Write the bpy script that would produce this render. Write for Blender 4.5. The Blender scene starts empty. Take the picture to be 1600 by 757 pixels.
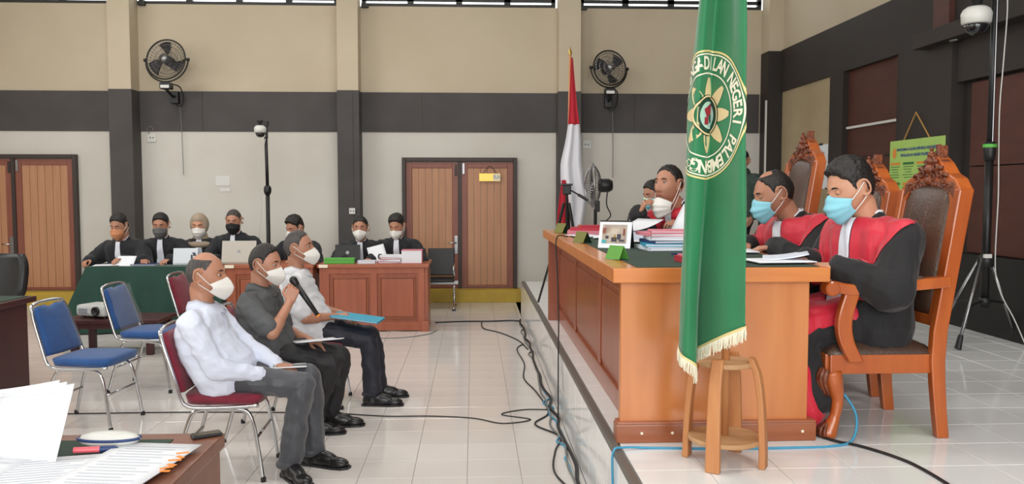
import bpy, bmesh, math, random
import numpy as np
from mathutils import Vector, Matrix, noise
R = math.radians
PI = math.pi
rnd = random.Random(7)
scene = bpy.context.scene
COL = scene.collection

# ---------------------------------------------------------------- camera
FPX = 1300.0                                   # focal length in pixels of the 1600 px wide frame
cam_data = bpy.data.cameras.new('camera')
cam_data.sensor_width = 36.0
cam_data.lens = 36.0 * FPX / 1600.0
cam_data.clip_start = 0.05
cam = bpy.data.objects.new('camera', cam_data)
COL.objects.link(cam)
cam.location = (0.0, 0.0, 1.6)
cam.rotation_euler = (R(90) - math.atan(79.5 / FPX), 0.0, -math.atan(61 / FPX))
scene.camera = cam

# ---------------------------------------------------------------- world, lights, exposure
world = bpy.data.worlds.new('overcast_sky')
scene.world = world
world.use_nodes = True
bg = world.node_tree.nodes['Background']
bg.inputs['Color'].default_value = (0.93, 0.97, 1.0, 1)
bg.inputs['Strength'].default_value = 2.6

def area(name, loc, rot, sx, sy, power, col):
    l = bpy.data.lights.new(name, 'AREA')
    l.shape = 'RECTANGLE'; l.size = sx; l.size_y = sy; l.energy = power; l.color = col
    o = bpy.data.objects.new(name, l); COL.objects.link(o)
    o.location = loc; o.rotation_euler = rot
    return o
# daylight entering through the tall openings behind the photographer and along the left side
area('daylight_rear', (0.6, -4.3, 2.9), (R(80), 0, 0), 9.0, 3.2, 420, (0.97, 0.985, 1.0))
area('daylight_left', (-7.6, 4.2, 3.6), (R(72), 0, R(-90)), 10.0, 1.8, 130, (0.95, 0.98, 1.0))
# added overhead fill lamps, without any real fixtures
for i, (lx, ly) in enumerate(((-4.2, 9.2), (-0.6, 9.2), (-4.2, 4.6), (-0.6, 4.6), (2.2, 3.0))):
    area('overhead_fill_light', (lx, ly, 5.05), (0, 0, 0), 1.3, 0.5, 30, (1.0, 0.98, 0.94))
scene.view_settings.view_transform = 'Standard'
scene.view_settings.look = 'None'
scene.view_settings.gamma = 1.0
scene.view_settings.use_curve_mapping = False
scene.view_settings.exposure = 0.62

# ---------------------------------------------------------------- materials
MATS = {}
def s2l(c):
    return tuple((x / 12.92 if x <= 0.04045 else ((x + 0.055) / 1.055) ** 2.4) for x in (v / 255.0 for v in c))
def mat(name, rgb, rough=0.6, metal=0.0, rgb2=None, nscale=6.0, stretch=(1, 1, 1), bump=0.0, bscale=40.0,
        bstretch=(1, 1, 1), spec=0.5, sheen=0.0, alpha=1.0, emit=None, trans=0.0, detail=3.0, coat=0.0, bdist=0.01):
    if name in MATS: return MATS[name]
    m = bpy.data.materials.new(name); m.use_nodes = True
    nt = m.node_tree; b = nt.nodes['Principled BSDF']
    b.inputs['Base Color'].default_value = (*s2l(rgb), 1)
    b.inputs['Roughness'].default_value = rough
    b.inputs['Metallic'].default_value = metal
    b.inputs['Specular IOR Level'].default_value = spec
    b.inputs['Sheen Weight'].default_value = sheen
    b.inputs['Coat Weight'].default_value = coat
    b.inputs['Coat Roughness'].default_value = 0.15
    b.inputs['Transmission Weight'].default_value = trans
    b.inputs['Alpha'].default_value = alpha
    if emit:
        b.inputs['Emission Color'].default_value = (*s2l(emit[0]), 1); b.inputs['Emission Strength'].default_value = emit[1]
    tc = nt.nodes.new('ShaderNodeTexCoord')
    if rgb2:
        mp = nt.nodes.new('ShaderNodeMapping'); mp.inputs['Scale'].default_value = stretch
        nz = nt.nodes.new('ShaderNodeTexNoise'); nz.inputs['Scale'].default_value = nscale; nz.inputs['Detail'].default_value = detail
        rp = nt.nodes.new('ShaderNodeValToRGB')
        rp.color_ramp.elements[0].position = 0.32; rp.color_ramp.elements[1].position = 0.68
        rp.color_ramp.elements[0].color = (*s2l(rgb), 1); rp.color_ramp.elements[1].color = (*s2l(rgb2), 1)
        nt.links.new(tc.outputs['Object'], mp.inputs['Vector']); nt.links.new(mp.outputs[0], nz.inputs['Vector'])
        nt.links.new(nz.outputs['Fac'], rp.inputs['Fac']); nt.links.new(rp.outputs[0], b.inputs['Base Color'])
    if bump:
        mp2 = nt.nodes.new('ShaderNodeMapping'); mp2.inputs['Scale'].default_value = bstretch
        nz2 = nt.nodes.new('ShaderNodeTexNoise'); nz2.inputs['Scale'].default_value = bscale; nz2.inputs['Detail'].default_value = 4
        bp = nt.nodes.new('ShaderNodeBump'); bp.inputs['Strength'].default_value = bump; bp.inputs['Distance'].default_value = bdist
        nt.links.new(tc.outputs['Object'], mp2.inputs['Vector']); nt.links.new(mp2.outputs[0], nz2.inputs['Vector'])
        nt.links.new(nz2.outputs['Fac'], bp.inputs['Height']); nt.links.new(bp.outputs[0], b.inputs['Normal'])
    MATS[name] = m
    return m

M = dict(
    cream=mat('cream_plaster', (200, 187, 164), .85, rgb2=(193, 179, 155), nscale=.9, bump=.05, bscale=30),
    cream_low=mat('white_plaster', (212, 208, 200), .8, rgb2=(203, 198, 188), nscale=1.1, bump=.05, bscale=25),
    cream_right=mat('yellowed_plaster', (176, 160, 130), .85, rgb2=(164, 147, 116), nscale=1.6),
    band=mat('charcoal_paint', (80, 76, 75), .75, rgb2=(71, 67, 66), nscale=2.2, bump=.06, bscale=18),
    rband=mat('dark_brown_paint', (49, 42, 38), .7, rgb2=(42, 36, 33), nscale=2.0),
    rblack=mat('black_base_paint', (27, 26, 25), .6, rgb2=(22, 21, 20), nscale=3),
    rpanel=mat('red_brown_board', (84, 45, 35), .6, rgb2=(74, 39, 31), nscale=2, stretch=(1, 1, 6)),
    yellow=mat('yellow_kerb_paint', (196, 166, 60), .6, rgb2=(182, 150, 58), nscale=5),
    ceil=mat('ceiling_white', (215, 213, 208), .9),
    grout=mat('tile_grout', (158, 153, 147), .8),
    tile=mat('hall_floor_tile', (222, 217, 212), .10, rgb2=(214, 208, 203), nscale=.8, spec=.5),
    ptile=mat('platform_tile', (236, 237, 236), .10, rgb2=(230, 231, 230), nscale=.7, spec=.5),
    nosing=mat('nosing_grey', (98, 95, 90), .45),
    frame_dk=mat('door_frame_dark', (58, 47, 43), .5),
    door_red=mat('door_stile_redbrown', (142, 84, 68), .45, rgb2=(130, 76, 62), nscale=3, stretch=(8, 8, 1)),
    door_tan=mat('door_panel_tan', (188, 138, 104), .5, rgb2=(178, 128, 94), nscale=2.5, stretch=(9, 9, .6)),
    alu=mat('window_bar_dark', (46, 47, 44), .5),
    glass=mat('window_glass', (235, 240, 240), .03, trans=1.0, alpha=.35),
    chrome=mat('chrome', (205, 206, 208), .16, 1.0),
    steel=mat('dull_steel', (150, 150, 152), .35, 1.0),
    black_pl=mat('black_plastic', (26, 26, 28), .45),
    black_me=mat('black_metal', (34, 33, 33), .4, .3),
    white_pl=mat('white_plastic', (216, 216, 210), .4),
    dome=mat('smoked_dome', (22, 24, 28), .06, spec=.8, coat=.6),
    blue_f=mat('blue_chair_fabric', (30, 80, 140), .8, rgb2=(25, 70, 128), nscale=14, bump=.25, bscale=160, sheen=.2),
    maroon_f=mat('maroon_chair_fabric', (128, 26, 50), .8, rgb2=(114, 22, 44), nscale=14, bump=.25, bscale=160, sheen=.2),
    film=mat('clear_plastic_film', (200, 205, 210), .12, alpha=.16, spec=.8),
    judge_wood=mat('orange_teak_varnish', (204, 130, 72), .3, rgb2=(190, 114, 58), nscale=2.0, stretch=(7, 7, .7), coat=.35),
    judge_wood_h=mat('orange_teak_edge', (214, 134, 66), .3, rgb2=(198, 116, 54), nscale=2.0, stretch=(.7, 7, 7), coat=.35),
    judge_face=mat('red_teak_panel', (156, 82, 50), .3, rgb2=(138, 70, 44), nscale=2.0, stretch=(7, 7, .7), coat=.3),
    plinth=mat('red_teak_plinth', (158, 92, 56), .35, rgb2=(142, 78, 46), nscale=2.0, stretch=(.8, 7, 7), coat=.2),
    chair_wood=mat('carved_chair_wood', (186, 96, 38), .28, rgb2=(164, 78, 30), nscale=2.2, stretch=(6, 6, 1), coat=.4),
    carve=mat('carved_dark_wood', (128, 66, 34), .4, rgb2=(96, 44, 24), nscale=30, bump=.7, bscale=60, coat=.2),
    leather=mat('brown_leather', (84, 62, 50), .35, rgb2=(70, 50, 40), nscale=5, bump=.25, bscale=90),
    law_wood=mat('desk_wood_red', (168, 92, 62), .4, rgb2=(152, 80, 54), nscale=2, stretch=(7, 7, .7), coat=.2),
    law_wood_h=mat('desk_wood_red_edge', (172, 98, 66), .4, rgb2=(156, 84, 56), nscale=2, stretch=(.7, 7, 7), coat=.2),
    maroon_desk=mat('dark_maroon_wood', (72, 36, 36), .4, rgb2=(60, 29, 30), nscale=2, stretch=(6, 6, .7)),
    near_wood=mat('near_desk_wood', (132, 84, 62), .4, rgb2=(116, 70, 50), nscale=2, stretch=(1, 7, 7)),
    stool_wood=mat('pale_stool_wood', (196, 136, 86), .5, rgb2=(178, 116, 70), nscale=3, stretch=(6, 6, .8)),
    stool_ply=mat('stool_plywood', (190, 150, 108), .55, rgb2=(176, 134, 92), nscale=3, stretch=(1, 7, 1)),
    green_felt=mat('dark_green_felt', (44, 66, 52), .8, rgb2=(38, 58, 46), nscale=9),
    green_cloth=mat('green_table_cloth', (20, 66, 54), .75, rgb2=(16, 57, 47), nscale=4, sheen=.15, bump=.2, bscale=8, bstretch=(3, 3, .4)),
    flag_green=mat('flag_green_satin', (26, 122, 74), .62, rgb2=(22, 112, 66), nscale=3, sheen=.3, bump=.12, bscale=5, bstretch=(6, 6, .5)),
    flag_red=mat('flag_red_cloth', (190, 20, 44), .7, sheen=.2),
    flag_white=mat('flag_white_cloth', (222, 222, 228), .7, sheen=.2),
    gold=mat('gold_thread', (226, 206, 140), .55),
    ivory=mat('ivory_thread', (236, 230, 206), .6),
    cream_emb=mat('cream_embroidery', (220, 198, 150), .6),
    emb_dark=mat('emblem_dark_green', (14, 62, 44), .6),
    emb_red=mat('emblem_red', (150, 34, 50), .6),
    emb_teal=mat('emblem_pale_teal', (170, 206, 190), .6),
    paper=mat('white_paper', (232, 235, 240), .7),
    paper2=mat('cool_paper', (214, 222, 234), .7),
    ink=mat('grey_ink', (150, 156, 168), .8), faint=mat('faint_print', (212, 217, 226), .8), wallpaper=mat('faded_paper', (222, 221, 218), .8),
    pink=mat('pink_folder', (214, 128, 142), .7),
    cyan=mat('cyan_folder', (38, 158, 190), .5),
    redbk=mat('red_book_cover', (176, 30, 54), .5),
    bluebk=mat('blue_book_cover', (40, 62, 110), .5),
    orange=mat('orange_tab', (236, 140, 50), .6),
    green_card=mat('green_card', (86, 150, 52), .5),
    green_card_d=mat('gold_green_card', (112, 112, 48), .45, metal=.2),
    lightgreen=mat('light_green_board', (92, 176, 72), .6),
    skin=mat('skin_warm', (186, 134, 108), .5, rgb2=(174, 122, 96), nscale=7, bump=.06, bscale=90),
    skin_d=mat('skin_tan', (182, 131, 106), .5, rgb2=(170, 119, 95), nscale=7, bump=.06, bscale=90),
    skin_l=mat('skin_light', (206, 152, 122), .5, rgb2=(194, 140, 110), nscale=7, bump=.06, bscale=90),
    hair=mat('black_hair', (24, 21, 20), .5, rgb2=(34, 30, 28), nscale=60, stretch=(1, 1, .3), bump=.6, bscale=90),
    hair_g=mat('greying_hair', (52, 48, 47), .6, rgb2=(78, 73, 71), nscale=50, stretch=(1, 1, .3), bump=.6, bscale=90),
    brow=mat('eyebrow', (30, 24, 22), .7),
    eye_w=mat('eye_white', (176, 164, 156), .25),
    eye_d=mat('iris_dark', (24, 16, 14), .15),
    lip=mat('lip', (138, 78, 68), .5),
    mask_w=mat('white_mask', (226, 224, 218), .75, bump=.15, bscale=18),
    mask_b=mat('blue_mask', (140, 206, 222), .7, bump=.1, bscale=14),
    mask_g=mat('grey_mask', (92, 92, 92), .8),
    mask_k=mat('black_mask', (22, 22, 24), .8),
    mask_o=mat('orange_mask', (196, 132, 92), .8),
    shirt_w=mat('white_shirt', (216, 222, 238), .75, rgb2=(208, 215, 232), nscale=5, bump=.55, bscale=7, bstretch=(1, .6, 1.6), bdist=.02),
    shirt_w2=mat('white_cotton_shirt', (220, 222, 226), .75, bump=.5, bscale=7, bstretch=(1, .6, 1.6), bdist=.02),
    shirt_g=mat('charcoal_shirt', (88, 90, 92), .75, rgb2=(80, 82, 84), nscale=6, bump=.6, bscale=7, bstretch=(1, .6, 1.6), bdist=.02),
    trouser_g=mat('dark_grey_trousers', (70, 72, 78), .5, rgb2=(60, 62, 68), nscale=8, bump=.55, bscale=8, bdist=.02, sheen=.2),
    trouser_n=mat('navy_trousers', (28, 30, 42), .65, bump=.5, bscale=8, bdist=.02),
    trouser_k=mat('black_trousers', (26, 26, 28), .65, bump=.5, bscale=8, bdist=.02),
    shoe=mat('black_shoe_leather', (22, 21, 22), .32),
    robe=mat('black_robe', (25, 24, 26), .8, rgb2=(20, 19, 21), nscale=6, bump=.6, bscale=7, bstretch=(1.4, 1.4, .5), bdist=.03, sheen=.1),
    robe_n=mat('black_robe_cool', (28, 30, 36), .8, rgb2=(24, 25, 31), nscale=6, bump=.6, bscale=7, bstretch=(1.4, 1.4, .5), bdist=.03, sheen=.1),
    robe_red=mat('red_satin', (206, 30, 56), .5, rgb2=(190, 24, 48), nscale=6, bump=.45, bscale=7, bstretch=(1.4, 1.4, .5), bdist=.02, sheen=.2),
    jabot=mat('white_jabot', (226, 228, 238), .7, bump=.4, bscale=30, bstretch=(1, 3, .2)),
    green_sh=mat('dull_green_jacket', (50, 66, 58), .8),
    hijab=mat('beige_hijab', (166, 148, 128), .8, bump=.4, bscale=9),
    watch=mat('watch_steel', (180, 178, 170), .25, 1.0),
    gilt=mat('gold_ring', (222, 180, 84), .25, 1.0),
    cable=mat('black_cable', (30, 30, 32), .5),
    cable_b=mat('blue_network_cable', (66, 150, 186), .5),
    cable_w=mat('white_cable', (206, 206, 200), .5),
    cable_g=mat('grey_cable', (120, 122, 120), .5),
    laptop=mat('silver_laptop', (186, 180, 170), .35, .3),
    laptop_w=mat('white_laptop_lid', (214, 220, 226), .35),
    poster=mat('green_poster', (170, 204, 108), .5, rgb2=(160, 197, 100), nscale=4),
    poster_b=mat('poster_blue_print', (46, 76, 140), .6),
    poster_o=mat('poster_orange_print', (216, 140, 60), .6),
    poster_g=mat('poster_dark_green_print', (52, 110, 56), .6),
    photo_sky=mat('calendar_photo', (196, 186, 170), .4, rgb2=(150, 130, 120), nscale=14),
    photo_d=mat('calendar_photo_dark', (56, 58, 74), .4),
    photo_t=mat('calendar_photo_teal', (70, 170, 176), .4),
    rope=mat('rope_tan', (176, 134, 70), .8),
    brass=mat('brass_sign', (186, 152, 72), .3, .7),
    proj=mat('projector_grey', (196, 198, 196), .45),
    pinkcap=mat('pink_marker', (236, 104, 116), .4),
)

# ---------------------------------------------------------------- mesh helpers
class MB:
    """collects shapes into one mesh"""
    def __init__(s): s.v = []; s.f = []
    def add(s, vs, fs):
        n = len(s.v); s.v += [tuple(v) for v in vs]; s.f += [tuple(i + n for i in f) for f in fs]; return s
    def box(s, c, d, rot=None, bev=0.0):
        hx, hy, hz = d[0] / 2, d[1] / 2, d[2] / 2
        if bev <= 0:
            vs = [(x, y, z) for x in (-hx, hx) for y in (-hy, hy) for z in (-hz, hz)]
            fs = [(0, 1, 3, 2), (4, 6, 7, 5), (0, 4, 5, 1), (2, 3, 7, 6), (0, 2, 6, 4), (1, 5, 7, 3)]
        else:
            b = min(bev, hx * .9, hy * .9, hz * .9)
            bm = bmesh.new(); bmesh.ops.create_cube(bm, size=1)
            for v in bm.verts: v.co = Vector((v.co.x * d[0], v.co.y * d[1], v.co.z * d[2]))
            bmesh.ops.bevel(bm, geom=list(bm.edges), offset=b, segments=2, affect='EDGES', profile=.6)
            bm.verts.index_update()
            vs = [v.co.copy() for v in bm.verts]; fs = [[v.index for v in f.verts] for f in bm.faces]; bm.free()
        Mx = rot.to_matrix() if hasattr(rot, 'to_matrix') else rot
        c = Vector(c)
        vs = [(Mx @ Vector(v) if Mx is not None else Vector(v)) + c for v in vs]
        return s.add(vs, fs)
    def tube(s, pts, r, seg=8, closed=False, caps=True):
        pts = [Vector(p) for p in pts]; n = len(pts)
        rs = r if isinstance(r, (list, tuple)) else [r] * n
        vs = []; fs = []; prev = None
        for i, p in enumerate(pts):
            a = pts[(i - 1) % n] if (closed or i > 0) else p
            b = pts[(i + 1) % n] if (closed or i < n - 1) else p
            t = (b - a)
            t = t.normalized() if t.length > 1e-9 else Vector((0, 0, 1))
            if prev is None:
                ref = Vector((0, 0, 1)) if abs(t.z) < .9 else Vector((1, 0, 0))
                u = t.cross(ref).normalized()
            else:
                u = (prev - t * prev.dot(t))
                u = u.normalized() if u.length > 1e-6 else t.orthogonal().normalized()
            prev = u; w = t.cross(u)
            for k in range(seg):
                a_ = 2 * PI * k / seg
                vs.append(p + (u * math.cos(a_) + w * math.sin(a_)) * rs[i])
        m = n if closed else n - 1
        for i in range(m):
            j = (i + 1) % n
            for k in range(seg):
                k2 = (k + 1) % seg
                fs.append((i * seg + k, i * seg + k2, j * seg + k2, j * seg + k))
        if caps and not closed:
            fs.append(tuple(range(seg))[::-1]); fs.append(tuple((n - 1) * seg + k for k in range(seg)))
        return s.add(vs, fs)
    def lathe(s, prof, seg=24, c=(0, 0, 0), axis='z', rot=None):
        vs = []; fs = []; n = len(prof)
        for (r, h) in prof:
            for k in range(seg):
                a = 2 * PI * k / seg
                vs.append((max(r, 1e-5) * math.cos(a), max(r, 1e-5) * math.sin(a), h))
        for i in range(n - 1):
            for k in range(seg):
                k2 = (k + 1) % seg
                fs.append((i * seg + k, i * seg + k2, (i + 1) * seg + k2, (i + 1) * seg + k))
        fs.append(tuple(range(seg))[::-1]); fs.append(tuple((n - 1) * seg + k for k in range(seg)))
        Mx = {'z': Matrix.Identity(3), 'x': Matrix.Rotation(R(90), 3, 'Y'), 'y': Matrix.Rotation(R(-90), 3, 'X')}[axis]
        if rot is not None: Mx = rot @ Mx
        return s.add([Mx @ Vector(v) + Vector(c) for v in vs], fs)
    def prism(s, poly, d, Mx=None):
        """poly: list of (a,b); extruded along third axis from -d/2 to d/2; Mx maps (a,b,c)->xyz"""
        n = len(poly)
        vs = [Vector((a, b, -d / 2)) for a, b in poly] + [Vector((a, b, d / 2)) for a, b in poly]
        fs = [tuple(range(n))[::-1], tuple(range(n, 2 * n))] + [(i, (i + 1) % n, n + (i + 1) % n, n + i) for i in range(n)]
        if Mx is not None: vs = [Mx @ v for v in vs]
        return s.add(vs, fs)
    def grid(s, P, closed_u=False):
        """P[i][j] points -> quads"""
        ni, nj = len(P), len(P[0]); vs = [p for row in P for p in row]; fs = []
        for i in range(ni - (0 if closed_u else 1)):
            for j in range(nj - 1):
                i2 = (i + 1) % ni
                fs.append((i * nj + j, i2 * nj + j, i2 * nj + j + 1, i * nj + j + 1))
        return s.add(vs, fs)
    def mesh(s, name, smooth=False):
        me = bpy.data.meshes.new(name); me.from_pydata([tuple(v) for v in s.v], [], s.f); me.update()
        if smooth: me.polygons.foreach_set('use_smooth', [True] * len(me.polygons))
        return me

def link(name, me, m=None, parent=None, loc=None, rot=None):
    o = bpy.data.objects.new(name, me); COL.objects.link(o)
    if me is not None and m is not None and not me.materials: me.materials.append(m)
    if parent is not None: o.parent = parent
    if loc is not None: o.location = loc
    if rot is not None: o.rotation_euler = rot
    return o
def obj(name, mb, m, parent=None, smooth=False, loc=None, rot=None, solid=0.0, sub=0, bev=0.0, autosm=False):
    me = mb.mesh(name, smooth or autosm)
    if autosm:
        me.set_sharp_from_angle(angle=R(40))
    o = link(name, me, m, parent, loc, rot)
    if solid: q = o.modifiers.new('s', 'SOLIDIFY'); q.thickness = solid; q.offset = 0
    if bev: q = o.modifiers.new('b', 'BEVEL'); q.width = bev; q.segments = 2; q.limit_method = 'ANGLE'
    if sub: q = o.modifiers.new('u', 'SUBSURF'); q.levels = sub; q.render_levels = sub
    return o
def tag(o, label, cat, group=None):
    o['label'] = label; o['category'] = cat
    if group: o['group'] = group
    return o
def struct(o, label=None):
    o['kind'] = 'structure'
    if label: o['label'] = label
    return o
def empty(name, loc=(0, 0, 0), rz=0.0):
    o = bpy.data.objects.new(name, None); COL.objects.link(o)
    o.empty_display_size = .1; o.location = loc; o.rotation_euler = (0, 0, rz); return o
def thing(name, label, cat, loc=(0, 0, 0), rz=0.0, group=None):
    return tag(empty(name, loc, rz), label, cat, group)
def copy_tree(o, parent=None):
    c = o.copy(); COL.objects.link(c)
    if parent is not None: c.parent = parent
    for ch in o.children: copy_tree(ch, c)
    return c
def curve_pts(pts, n=8):
    """catmull-rom through pts"""
    P = [Vector(p) for p in pts]; P = [P[0] * 2 - P[1]] + P + [P[-1] * 2 - P[-2]]; out = []
    for i in range(1, len(P) - 2):
        for k in range(n):
            t = k / n; a, b, c, d = P[i - 1], P[i], P[i + 1], P[i + 2]
            out.append(.5 * ((2 * b) + (c - a) * t + (2 * a - 5 * b + 4 * c - d) * t * t + (3 * b - a - 3 * c + d) * t ** 3))
    out.append(P[-2]); return out
def text_mb(s, size, depth=0.0, bold=0.0):
    cu = bpy.data.curves.new('t', 'FONT'); cu.body = s; cu.size = size; cu.align_x = 'CENTER'; cu.align_y = 'CENTER'
    cu.extrude = depth; cu.offset = bold; cu.resolution_u = 3
    o = bpy.data.objects.new('t', cu); COL.objects.link(o)
    dg = bpy.context.evaluated_depsgraph_get(); me = bpy.data.meshes.new_from_object(o.evaluated_get(dg))
    mb = MB(); mb.add([v.co.copy() for v in me.vertices], [tuple(p.vertices) for p in me.polygons])
    bpy.data.objects.remove(o); bpy.data.curves.remove(cu); bpy.data.meshes.remove(me); return mb
def xf(mb, Mx):
    mb.v = [tuple(Mx @ Vector(v)) for v in mb.v]; return mb
# ---------------------------------------------------------------- the room shell
WY, RX, NX, CZ, PZ, PX = 12.15, 4.44, 4.08, 5.3, 0.46, 0.615   # back wall, right wall, near right wall, ceiling, platform height, platform edge

floor = struct(obj('floor', MB().box((-3.6, 3.7, -.056), (9.0, 17.2, .1)), M['grout']), 'glossy off-white tiled hall floor')
MB_ = MB
fl2 = MB().box((2.5, 11.4, -.056), (4.2, 2.0, .1))
struct(obj('floor_rear_strip', fl2, M['tile']), 'tiled floor strip behind the platform')
def tile_mesh(name, w, d, t=.006, ch=.0016):
    a, b = w / 2, d / 2
    vs = [(-a, -b, -t), (a, -b, -t), (a, b, -t), (-a, b, -t), (-a, -b, -ch), (a, -b, -ch), (a, b, -ch), (-a, b, -ch),
          (-a + ch, -b + ch, 0), (a - ch, -b + ch, 0), (a - ch, b - ch, 0), (-a + ch, b - ch, 0)]
    fs = [(8, 9, 10, 11)]
    for i in range(4):
        j = (i + 1) % 4; fs += [(i, j, 4 + j, 4 + i), (4 + i, 4 + j, 8 + j, 8 + i)]
    return vs, fs
def in_view(x, y, z, mx=.25):
    yaw = math.atan(61 / FPX); fw = x * math.sin(yaw) + y * math.cos(yaw); rt = x * math.cos(yaw) - y * math.sin(yaw)
    if fw < .5: return False
    return abs(rt / fw) < .615 + mx / fw and (1.6 - z) / fw < .232 + .08
def lay_tiles(parent, x0, y0, pitch, xr, yr, z, m, gap=.0024, hide=None):
    vs, fs = tile_mesh('tile', pitch - gap, pitch - gap)
    me = bpy.data.meshes.new('tile'); me.from_pydata(vs, [], fs); me.update(); me.materials.append(m)
    cells = []
    i0, i1 = math.floor((xr[0] - x0) / pitch), math.ceil((xr[1] - x0) / pitch)
    j0, j1 = math.floor((yr[0] - y0) / pitch), math.ceil((yr[1] - y0) / pitch)
    rest = MB()
    for i in range(i0, i1):
        for j in range(j0, j1):
            xa, xb = max(xr[0], x0 + i * pitch), min(xr[1], x0 + (i + 1) * pitch)
            ya, yb = max(yr[0], y0 + j * pitch), min(yr[1], y0 + (j + 1) * pitch)
            if xb - xa < .02 or yb - ya < .02: continue
            cx, cy = (xa + xb) / 2, (ya + yb) / 2
            full = abs(xb - xa - pitch) < .01 and abs(yb - ya - pitch) < .01
            vis = full and in_view(cx, cy, z) and not (hide and hide(cx, cy))
            cells.append((0 if vis else 1, math.hypot(cx, cy), cx, cy, xb - xa, yb - ya))
    cells.sort(); n = 0
    for c in cells:
        if c[0] == 0 and n < 300:
            link('tile', me, None, parent, (c[2], c[3], z)); n += 1
        else:
            v2, f2 = tile_mesh('tile', c[4] - gap, c[5] - gap)
            rest.add([(v[0] + c[2], v[1] + c[3], v[2] + z) for v in v2], f2)
    o = obj('tile_field', rest, m, parent); o['kind'] = 'stuff'
lay_tiles(floor, -.036, 4.575, .304, (-8.0, PX), (-4.6, WY), 0.0, M['tile'])
platform = struct(obj('platform', MB().box(((PX + RX) / 2 + .006, 2.95, PZ / 2 - .004), (RX - PX - .012, 15.0, PZ - .008)), M['grout']), 'raised white tiled judges platform')
lay_tiles(platform, 1.255, 3.305, .298, (PX + .035, RX), (-4.5, 10.45), PZ, M['ptile'],
          hide=lambda x, y: (x > .8 and x < 1.5 and y > 3.75 and y < 7.3) or (x > 1.0 and x < 2.6 and y > 5.0 and y < 7.2) or y > 8.6 or y < 2.7)
# riser tiles (two courses) and the grey nosing
rt = MB(); vs, fs = tile_mesh('riser_tile', .297, .217)
Mr = Matrix(((0, 0, -1), (1, 0, 0), (0, 1, 0)))
mer = bpy.data.meshes.new('riser_tile'); mer.from_pydata([tuple(Mr @ Vector(v)) for v in vs], [], fs); mer.update(); mer.materials.append(M['ptile'])
for k in range(32):
    for c in range(2):
        link('riser_tile', mer, None, platform, (PX, 1.2 + .3 * k, .112 + .22 * c))
obj('nosing', MB().box((PX + .016, 2.95, PZ - .008), (.038, 15.0, .024), bev=.004), M['nosing'], platform)
rr = MB().box(((PX + RX) / 2, 10.452, PZ / 2), (RX - PX, .01, PZ - .01)); obj('end_riser', rr, M['ptile'], platform)

struct(obj('ceiling', MB().box((-1.8, 3.7, CZ + .05), (13.0, 17.2, .1)), M['ceil']), 'white ceiling')
# back wall
wb = struct(obj('wall_back', MB().box((-1.8, WY + .1, 2.12), (13.0, .2, 4.24)).box((-1.8, WY + .1, 5.18), (13.0, .2, .3)), M['cream']), 'cream and white back wall with charcoal band')
obj('lower_wall_face', MB().box((-1.8, WY - .002, 1.225), (12.5, .012, 2.45)), M['cream_low'], wb)
for xa, xb in ((-8, -5.02), (-4.72, -1.89), (-1.60, 1.22), (1.53, 4.2)):
    obj('dark_band', MB().box(((xa + xb) / 2, WY - .012, 2.735), (xb - xa - .004, .03, .565)), M['band'], wb)
    # a faint panel joint down the band
    obj('band_joint', MB().box((xa + (xb - xa) * .31, WY - .028, 2.735), (.012, .006, .56)), M['frame_dk'], wb)
for xa, xb in ((-5.02, -4.72), (-1.89, -1.60), (1.22, 1.53)):
    cx = (xa + xb) / 2
    obj('column', MB().box((cx, WY - .15, (3.012 + CZ) / 2), (xb - xa, .3, CZ - 3.012)), M['cream'], wb)
    obj('column_dark_casing', MB().box((cx, WY - .155, 1.506), (xb - xa + .016, .31, 3.012), bev=.004), M['band'], wb)
obj('column_strip', MB().box((-1.705, 11.838, 1.5), (.05, .012, 3.0)), M['band'], wb)
obj('corner_column', MB().box((4.33, 11.99, 1.8), (.22, .3, 3.6), bev=.004), M['rband'], wb)
obj('corner_column_upper', MB().box((4.335, 11.99, 4.45), (.21, .3, 1.7)), M['cream'], wb)
obj('conduit', MB().box((4.205, 11.85, 1.75), (.02, .03, 2.3)), M['white_pl'], wb)
# high windows in the back wall
def window(n, xa, xb):
    w = struct(empty('window_%d' % n, ((xa + xb) / 2, WY, 4.24)), 'high barred window band above the cream wall')
    L = xb - xa
    fr = MB().box((0, .04, .02), (L, .07, .05)).box((0, .04, .77), (L, .07, .05)).box((-L / 2 + .03, .04, .39), (.06, .07, .7)).box((L / 2 - .03, .04, .39), (.06, .07, .7))
    obj('window_frame', fr, M['alu'], w)
    k = max(2, round(L / .70))
    for i in range(1, k): obj('mullion', MB().box((-L / 2 + L * i / k, .04, .39), (.09, .07, .7)), M['alu'], w)
    obj('rail', MB().box((0, .02, .10), (L, .03, .05)), M['alu'], w)
    for i in range(k): obj('pane', MB().box((-L / 2 + L * (i + .5) / k, .05, .4), (L / k - .08, .006, .68)), M['glass'], w)
    obj('sill_catch', MB().box((-L / 2 + .05, -.03, .0), (.10, .08, .06), bev=.01), M['alu'], w)
    return w
window(1, -7.95, -5.04); window(2, -4.70, -1.91); window(3, -1.58, 1.20); window(4, 1.55, 4.22)
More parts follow.
